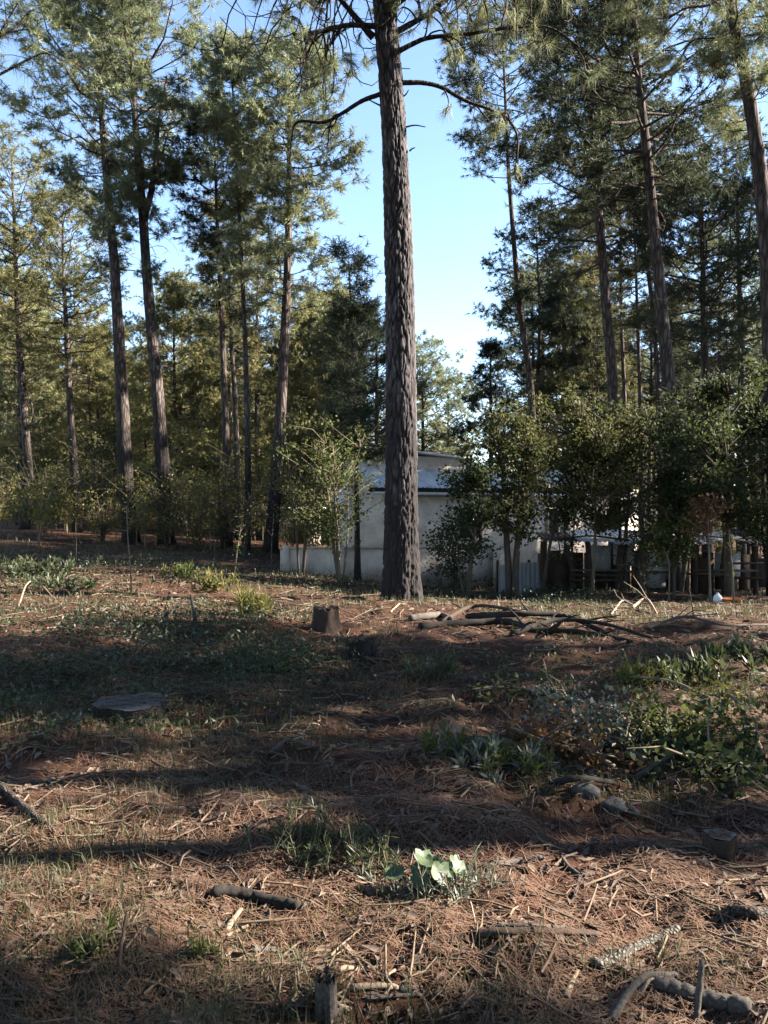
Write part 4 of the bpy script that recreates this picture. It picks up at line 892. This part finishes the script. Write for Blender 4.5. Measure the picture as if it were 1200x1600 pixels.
stick('thin dry stem lying past the end of the grey sprigs', [(722, 1400), (735, 1425), (746, 1460)], 0.005, WOODP, 66, 0.004, arch=0.03)
# small identical-looking twigs strewn over the floor
rng = np.random.default_rng(300)
for k in range(46):
    D = 2.3 * math.exp(rng.random() * 1.45); x = (rng.random() - 0.5) * 0.95 * D; az = rng.random() * 3.14; l = (0.07 + 0.16 * rng.random()) * (0.7 + 0.12 * D); r_ = 0.004 + 0.004 * rng.random()
    cx_, cy_ = math.cos(az), math.sin(az) * 0.8
    B = np.array([(x + cx_ * l * f + 0.06 * l * rng.normal(), D + cy_ * l * f + 0.06 * l * rng.normal(), 0) for f in (-.5, -.2, .2, .5)]); B[:, 2] = gz(B[:, 0], B[:, 1]) + r_ * 0.8 + 0.006
    g = Geo(); g.tube(spline(B, 8), np.linspace(r_, r_ * 0.6, 8), 6, True, 0.12, rng); o = g.build('twig', (WOODG, WOODB, WOODP)[k % 3], origin=tuple(B[0]))
    tag(o, ('small grey dry twig strewn on the forest floor', 'small brown dry twig strewn on the forest floor', 'small pale dry twig strewn on the forest floor')[k % 3], 'twig', ('grey twigs on the floor', 'brown twigs on the floor', 'pale twigs on the floor')[k % 3])

# pale stones
def stone(px, py, wpx, hpx, label, seed):
    rng = np.random.default_rng(seed); c = gp(px, py); D = c[1]; r = wpx * 0.5 / F * D; h = hpx / F * D
    th = np.linspace(0, math.pi, 12); ph = np.linspace(0, 2 * math.pi, 20, endpoint=False)
    V = np.array([[(r * math.sin(a_) * math.cos(b_), 0.7 * r * math.sin(a_) * math.sin(b_), h * 0.55 * math.cos(a_)) for b_ in ph] for a_ in th])
    V = V * (1 + 0.7 * (vnoise(V[..., 0] / r * 1.6 + seed * 7, V[..., 1] / r * 1.6 + V[..., 2] / r * 2, seed)[..., None] - 0.5)) + c + (0, 0, h * 0.12)
    n, m_ = 12, 20; g = Geo(); g.add(V, Q=[(i * m_ + j, i * m_ + (j + 1) % m_, (i + 1) * m_ + (j + 1) % m_, (i + 1) * m_ + j) for i in range(n - 1) for j in range(m_)])
    tag(g.build('stone', STONE, origin=tuple(c)), label, 'stone')
STONE = plain('pale_stone', (0.0221, 0.0216, 0.0207), (0.0756, 0.0724, 0.0711), 22, 0.95, 1.0, 0.015)
stone(915, 1240, 44, 24, 'largest pale grey stone under the gnarled dark branch', 1)
stone(960, 1262, 46, 20, 'flat pale stone between the two rounder stones', 2)
stone(988, 1272, 24, 18, 'small round pale stone at the end of the stone row', 3)
stone(478, 1248, 22, 12, 'little grey stone on the middle litter', 4)
stone(374, 1252, 16, 12, 'small white stone by the grassy patch of the red litter', 5)

# ------------------------------------------------------------------ near plants
def broad_plant():
    rng = np.random.default_rng(17); c = gp(680, 1400)
    root = thing('broad_leaved_plant', 'low pale green plant with rounded broad leaves in a sun patch', 'plant', tuple(c))
    for k in range(11):
        az = rng.random() * 6.283; rr = 0.03 + 0.12 * rng.random(); h = 0.05 + 0.11 * rng.random()
        p = c + np.array((math.cos(az) * rr * 1.2, math.sin(az) * rr * 0.6, h)); s = 0.030 + 0.018 * rng.random()
        nn = nrm(np.array((math.cos(az) * 0.5 + 0.35, math.sin(az) * 0.5 - 0.55, 0.75)) + rng.normal(size=3) * 0.25)
        u = nrm(np.cross(nn, (0.1, 0.2, 1))); v = np.cross(nn, u); m_ = 18; aa = np.linspace(0, 6.283, m_, endpoint=False)
        rad = s * (1 + 0.10 * np.cos(5 * aa) + 0.05 * rng.normal(size=m_)) * (1 - 0.35 * np.exp(-((aa - 4.71) / 0.3) ** 2))
        ring = p + rad[:, None] * (np.cos(aa)[:, None] * u + np.sin(aa)[:, None] * v) + (0.22 * s * np.cos(5 * aa))[:, None] * nn * 0.5
        inn = p + 0.5 * rad[:, None] * (np.cos(aa)[:, None] * u + np.sin(aa)[:, None] * v) - nn * s * 0.12
        g = Geo(); V = np.concatenate([ring, inn, [p - nn * s * 0.18]])
        g.add(V, [(m_ + j, m_ + (j + 1) % m_, 2 * m_) for j in range(m_)], [(j, (j + 1) % m_, m_ + (j + 1) % m_, m_ + j) for j in range(m_)])
        g.build('leaf', LEAFP, root)
        g = Geo(); g.tube(spline(np.array([c + (0, 0, -0.01), (c + p) / 2 + (0, 0, 0.02), p - nn * s * 0.18]), 5), 0.0025, 5, False); g.build('leaf_stalk', LEAFG, root)
broad_plant()
def sprigs(px, py, label, n, h, sp, mt, seed, name='sprig_plant', wd=0.006, ll=0.045, cat='plant'):
    rng = np.random.default_rng(seed); c = gp(px, py); root = thing(name, label, cat, tuple(c)); g = Geo(); gl = Geo()
    for k in range(n):
        o = c + np.array((rng.normal() * sp, rng.normal() * sp * 0.5, 0)); o[2] = g1(o[0], o[1]) - 0.005
        d = nrm(np.array((rng.normal() * 0.4, rng.normal() * 0.4, 1))); hh = h * (0.5 + 0.6 * rng.random())
        B = spline(np.array([o, o + d * hh * 0.5, o + d * hh + rng.normal(size=3) * 0.02]), 8); g.tube(B, np.linspace(0.003, 0.0015, 8), 4, False)
        m_ = 20; i = rng.integers(1, 8, m_); p = B[i]; dd = nrm(rng.normal(size=(m_, 3)) * 0.8 + d * 0.9 + (0, 0, 0.2))
        sd = nrm(np.cross(dd, rng.normal(size=(m_, 3)))) * wd * 0.5; e = p + dd * ll * (0.6 + 0.7 * rng.random((m_, 1))); md = (p + e) / 2
        V = np.stack([p, md - sd, e, md + sd], 1).reshape(-1, 3); q = np.arange(m_)[:, None] * 4; gl.add(V, Q=q + np.array([[0, 1, 2, 3]]))
    g.build('stems', STEMP, root, True, 'stuff'); gl.build('foliage', mt, root, False, 'stuff')
sprigs(665, 1405, 'grey-green narrow-leaved sprigs growing before the broad-leaved plant', 34, 0.14, 0.10, LEAFS, 1)
sprigs(545, 1345, 'dark green narrow-leaved clump next to the broad-leaved plant', 40, 0.15, 0.14, HERBM, 2)
sprigs(480, 1330, 'grassy green clump beyond the narrow-leaved clump', 36, 0.11, 0.13, HERBM, 3)
sprigs(735, 1400, 'small dry grey sprigs at the edge of the sun patch', 10, 0.11, 0.06, LEAFS, 4)
sprigs(755, 1195, 'bright silvery leafy weed in the middle sun patch', 22, 0.13, 0.15, LEAFS, 5, wd=0.016, ll=0.08)
sprigs(715, 1180, 'fresh green weed beside the silvery leafy weed', 18, 0.12, 0.18, LEAFG, 6, wd=0.014, ll=0.08)
sprigs(800, 1205, 'green weed between the silvery weed and the brush pile', 18, 0.11, 0.16, LEAFG, 7, wd=0.014, ll=0.08)
sprigs(690, 1060, 'upright dark weed growing on the red strip', 18, 0.24, 0.12, HERBM, 8, wd=0.016, ll=0.08)
sprigs(1085, 1070, 'dark green rosette weed in the shade behind the brush pile', 20, 0.14, 0.2, HERBM, 9, wd=0.03, ll=0.14)
sprigs(1165, 1035, 'bluish-green low bush in the shade past the rosette weed', 22, 0.15, 0.28, HERBM, 10, wd=0.03, ll=0.12)
sprigs(995, 1075, 'yellow-green weed at the tip of the long bare branch', 22, 0.22, 0.10, LEAFY, 11, wd=0.016, ll=0.08)
sprigs(395, 960, 'pale spiky grass tussock on the sunlit red litter', 26, 0.3, 0.1, LEAFY, 12, wd=0.016, ll=0.2)
sprigs(335, 925, 'yellow-green leafy weed on the sunlit strip', 20, 0.4, 0.15, LEAFY, 13, wd=0.03, ll=0.12)
sprigs(110, 920, 'bright green leafy clump at the edge of the red litter', 22, 0.2, 0.35, HERBM, 14, wd=0.03, ll=0.14)
sprigs(60, 900, 'dark green fern-like clump in the dappled herbs', 40, 0.35, 0.45, HERBM, 15, wd=0.04, ll=0.16)
sprigs(280, 905, 'pale green weed in the dappled herbs before the forked pine', 26, 0.32, 0.25, LEAFG, 16, wd=0.03, ll=0.12)
sprigs(140, 1495, 'small fresh green sprout in the dark hollow', 9, 0.09, 0.03, LEAFG, 17, wd=0.008, ll=0.05)
sprigs(312, 1500, 'tiny green sprout among sunlit needles', 8, 0.05, 0.04, LEAFG, 18, wd=0.008, ll=0.04)

# cut leafy branches heaped on the right
def leafy_branch(label, pix, r, mt, nleaf, size, seed, arch=0.15, twigs=9, tl=0.5):
    rng = np.random.default_rng(seed); Q = np.array([gp(px, py, r) for px, py in pix]); f = np.linspace(0, 1, len(Q)); Q[:, 2] += arch * np.sin(f * math.pi * 0.75)
    B = spline(Q, 16); root = thing('cut_branch', label, 'branch', tuple(B[0])); g = Geo(); g.tube(B, np.linspace(r, r * 0.35, 16), 7, True, 0.1, rng); pts = []
    for q in range(twigs):
        i = int(rng.integers(3, 16)); d = nrm(B[min(i + 1, 15)] - B[i - 1] + rng.normal(size=3) * (0.8, 0.8, 0.4) + (0, 0, 0.2)); l = tl * (0.4 + 0.7 * rng.random())
        C = np.array([B[i], B[i] + d * l * 0.5 + rng.normal(size=3) * 0.03, B[i] + d * l + (0, 0, -0.08 * l)]); C[:, 2] = np.maximum(C[:, 2], gz(C[:, 0], C[:, 1]) + 0.02)
        g.tube(C, [r * 0.4, r * 0.3, 0.003], 4, False)
        for e in np.linspace(0.2, 1, 6): pts.append(C[0] * (1 - e) + C[2] * e)
    g.build('stem', STEMP, root)
    if nleaf:
        pts = np.array(pts); p = pts[rng.integers(0, len(pts), nleaf)] + rng.normal(size=(nleaf, 3)) * 0.05; p[:, 2] = np.maximum(p[:, 2], gz(p[:, 0], p[:, 1]) + 0.01)
        g = Geo(); leaf_cards(g, p, size * 0.72, rng); g.build('foliage', mt, root, False, 'stuff')
leafy_branch('long bare cut branch with leaf sprigs rising from the brush pile', [(1172, 1172), (1120, 1150), (1060, 1120), (985, 1090)], 0.018, LEAFG, 260, 0.05, 1, 0.22, 6, 0.25)
leafy_branch('second bare cut branch with upright leafy shoots beside the long one', [(1196, 1190), (1150, 1165), (1110, 1140)], 0.018, LEAFY, 260, 0.05, 2, 0.30, 7, 0.3)
leafy_branch('silvery-leaved cut branch at the sunny end of the brush pile', [(985, 1165), (940, 1150), (890, 1135), (850, 1120)], 0.02, LEAFS, 650, 0.05, 3, 0.05, 20, 0.3)
leafy_branch('withered brown-leaved cut branch in the brush pile', [(960, 1205), (920, 1190), (860, 1180), (800, 1150)], 0.02, LEAFR, 500, 0.055, 4, 0.05, 20, 0.35)
leafy_branch('grey withered cut branch on top of the brush pile', [(1010, 1195), (960, 1175), (900, 1165)], 0.02, LEAFS, 420, 0.045, 5, 0.07, 20, 0.32)
leafy_branch('green-leaved cut branch in the middle of the brush pile', [(1080, 1195), (1040, 1170), (1000, 1150)], 0.02, LEAFG, 550, 0.055, 6, 0.06, 16, 0.35)
leafy_branch('dark-leaved cut branch at the shaded end of the brush pile', [(1200, 1225), (1150, 1210), (1080, 1205)], 0.022, LEAFD, 700, 0.06, 7, 0.07, 18, 0.4)
leafy_branch('dark dead cut branch lying behind the brush pile', [(930, 1110), (860, 1100), (790, 1090), (740, 1095)], 0.025, LEAFD, 450, 0.05, 8, 0.06, 18, 0.35)
leafy_branch('olive cut branch lying on the grassy hump of the brush pile', [(1130, 1180), (1080, 1160), (1010, 1165)], 0.02, LEAFO, 550, 0.055, 9, 0.06, 18, 0.35)

# ------------------------------------------------------------------ uncountable floor cover
def scatter(n, D0, D1, rng, spread=1.15, pw=1.0):
    D = D0 * np.exp((rng.random(n) ** pw) * math.log(D1 / D0)); x = (rng.random(n) - 0.5) * (spread * D + 0.8); return x, D
def clumpy(x, y, s, sc=1.0): return 0.6 * vnoise(x * 0.9 * sc, y * 0.9 * sc, s) + 0.4 * vnoise(x * 2.7 * sc, y * 2.7 * sc, s + 1)
def grass(n, seed):
    rng = np.random.default_rng(seed); x, y = scatter(n, 1.9, 30, rng)
    keep = clumpy(x, y, 21) + 0.25 * (rng.random(n) - 0.5) > 0.54; x, y = x[keep], y[keep]; n = len(x)
    hh = (0.035 + 0.05 * rng.random(n)) * (1 + 0.06 * y) * (0.7 + 0.6 * clumpy(x, y, 31)); wd = 0.0018 + 0.0006 * y
    az = rng.random(n) * 6.283; ln = rng.random(n) * 0.9; d = np.stack([np.cos(az), np.sin(az), np.zeros(n)], -1)
    o = np.stack([x, y, gz(x, y) - 0.004], -1); sd = np.stack([-np.sin(az + rng.normal(size=n)), np.cos(az), np.zeros(n)], -1) * wd[:, None] * 0.5
    mid = o + d * (hh * ln * 0.35)[:, None] + np.array((0, 0, 1)) * (hh * 0.6)[:, None]; tip = o + d * (hh * ln)[:, None] + np.array((0, 0, 1)) * (hh * (1 - 0.35 * ln))[:, None]
    V = np.stack([o - sd, o + sd, mid + sd * 0.8, mid - sd * 0.8, tip], 1).reshape(-1, 3); i = np.arange(n)[:, None] * 5
    g = Geo(); g.add(V, i + np.array([[3, 2, 4]]), i + np.array([[0, 1, 2, 3]])); o = g.build('grass', GRASSM, None, False, 'stuff'); o['label'] = 'thin short yellow-green grass growing in patches on the floor'; o['category'] = 'grass'
grass(90000, 401)
def needle_litter(n, seed):
    rng = np.random.default_rng(seed); x, y = scatter(n, 1.9, 32, rng)
    keep = clumpy(x, y, 41) + 0.3 * (rng.random(n) - 0.5) > 0.42; x, y = x[keep], y[keep]; n = len(x)
    l = (0.08 + 0.12 * rng.random(n)) * (1 + 0.03 * y); wd = 0.0009 + 0.0005 * y; az = rng.random(n) * 6.283 + 1.5 * vnoise(x * 1.5, y * 1.5, 43)
    d = np.stack([np.cos(az), np.sin(az)], -1); P = []
    c = rng.normal(size=n) * 0.18; nv = np.stack([-d[:, 1], d[:, 0]], -1)
    lift = 0.004 + 0.02 * rng.random((n, 1)) ** 2
    for f in (-0.5, 0.0, 0.5):
        q = np.stack([x, y], -1) + d * (l * f)[:, None] + nv * (c * l * (0.25 - f * f))[:, None]
        P.append(np.concatenate([q, gz(q[:, 0], q[:, 1])[:, None] + lift + rng.random((n, 1)) * 0.012 * (abs(f) > 0)], 1))
    s = np.concatenate([nv, np.zeros((n, 1))], 1) * wd[:, None] * 0.5
    V = np.stack([P[0] - s, P[0] + s, P[1] + s, P[1] - s, P[2] + s, P[2] - s], 1).reshape(-1, 3); i = np.arange(n)[:, None] * 6
    g = Geo(); g.add(V, Q=np.vstack([i + np.array([[0, 1, 2, 3]]), i + np.array([[3, 2, 4, 5]])])); o = g.build('needle_litter', NEEDLEM, None, False, 'stuff'); o['label'] = 'fallen copper pine needles strewn over the floor'; o['category'] = 'litter'
needle_litter(84000, 402)
def chip_litter(n, seed):
    rng = np.random.default_rng(seed); x, y = scatter(n, 1.9, 24, rng)
    s = (0.006 + 0.034 * rng.random(n) ** 4) * (1 + 0.07 * y); p = np.stack([x, y, gz(x, y) + 0.004 + 0.012 * rng.random(n)], -1)
    az = rng.random(n) * 6.283; d = np.stack([np.cos(az), np.sin(az), rng.normal(size=n) * 0.25], -1); nn = nrm(np.stack([rng.normal(size=n) * 0.4, rng.normal(size=n) * 0.4, np.ones(n)], -1)); sd = np.cross(d, nn)
    asp = (0.12 + 0.35 * rng.random((n, 1))); s = s[:, None]
    V = np.stack([p - d * s, p - sd * s * asp + nn * s * 0.2, p + d * s, p + sd * s * asp + nn * s * 0.2], 1).reshape(-1, 3); i = np.arange(n)[:, None] * 4
    g = Geo(); g.add(V, np.vstack([i + np.array([[0, 1, 2]]), i + np.array([[0, 2, 3]])])); o = g.build('leaf_litter', CHIPM, None, False, 'stuff'); o['label'] = 'dry leaves, bark flakes and wood chips littering the floor'; o['category'] = 'litter'
chip_litter(38000, 403)
def twig_litter(n, seed):
    rng = np.random.default_rng(seed); x, y = scatter(n, 2.0, 22, rng); g = Geo()
    for k in range(n):
        l = (0.05 + 0.14 * rng.random() ** 2) * (1 + 0.14 * y[k]); az = rng.random() * 6.283; d = np.array((math.cos(az), math.sin(az))); r_ = 0.0015 + 0.0025 * rng.random() + 0.0006 * y[k]
        q = np.array([x[k], y[k]]) + d * l * np.array((-0.5, 0, 0.5))[:, None] + rng.normal(size=(3, 2)) * 0.06 * l
        g.tube(np.concatenate([q, (gz(q[:, 0], q[:, 1]) + r_ + 0.004 + 0.02 * rng.random(3))[:, None]], 1), [r_, r_ * 0.9, r_ * 0.6], 4, False)
    o = g.build('twig_litter', TWIGM, None, False, 'stuff'); o['label'] = 'countless thin broken twigs littering the floor'; o['category'] = 'litter'
twig_litter(2600, 404)
def herbs(seed):
    rng = np.random.default_rng(seed); P = []
    def zone(px0, px1, py0, py1, n, per, h, sp):
        for k in range(n):
            c = gp(px0 + (px1 - px0) * rng.random(), py0 + (py1 - py0) * rng.random())
            if clumpy(c[0], c[1], 61, 0.7) < 0.50: continue
            q = c + rng.normal(size=(per, 3)) * np.array((sp, sp, 0)); q[:, 2] = gz(q[:, 0], q[:, 1]) + h * rng.random(per) ** 1.3; P.append(q)
    zone(-40, 620, 862, 935, 420, 40, 0.28, 0.30)
    zone(640, 900, 890, 945, 160, 40, 0.26, 0.28)
    zone(-40, 480, 955, 1060, 330, 40, 0.22, 0.22)
    zone(380, 900, 1010, 1120, 160, 26, 0.10, 0.16)
    zone(950, 1240, 990, 1120, 45, 30, 0.16, 0.2)
    zone(880, 1240, 1130, 1240, 70, 34, 0.12, 0.14)
    zone(-40, 320, 1060, 1160, 90, 26, 0.09, 0.14)
    zone(380, 1000, 880, 960, 140, 26, 0.14, 0.2)
    p = np.vstack(P); g = Geo(); leaf_cards(g, p, 0.045, rng, 0.2, 0.24); o = g.build('ground_herbs', HERBM, None, False, 'stuff'); o['label'] = 'low green weeds covering the shaded and dappled floor'; o['category'] = 'ground cover'
herbs(405)

for o in bpy.data.objects:
    if '_o' in o.keys(): del o['_o']
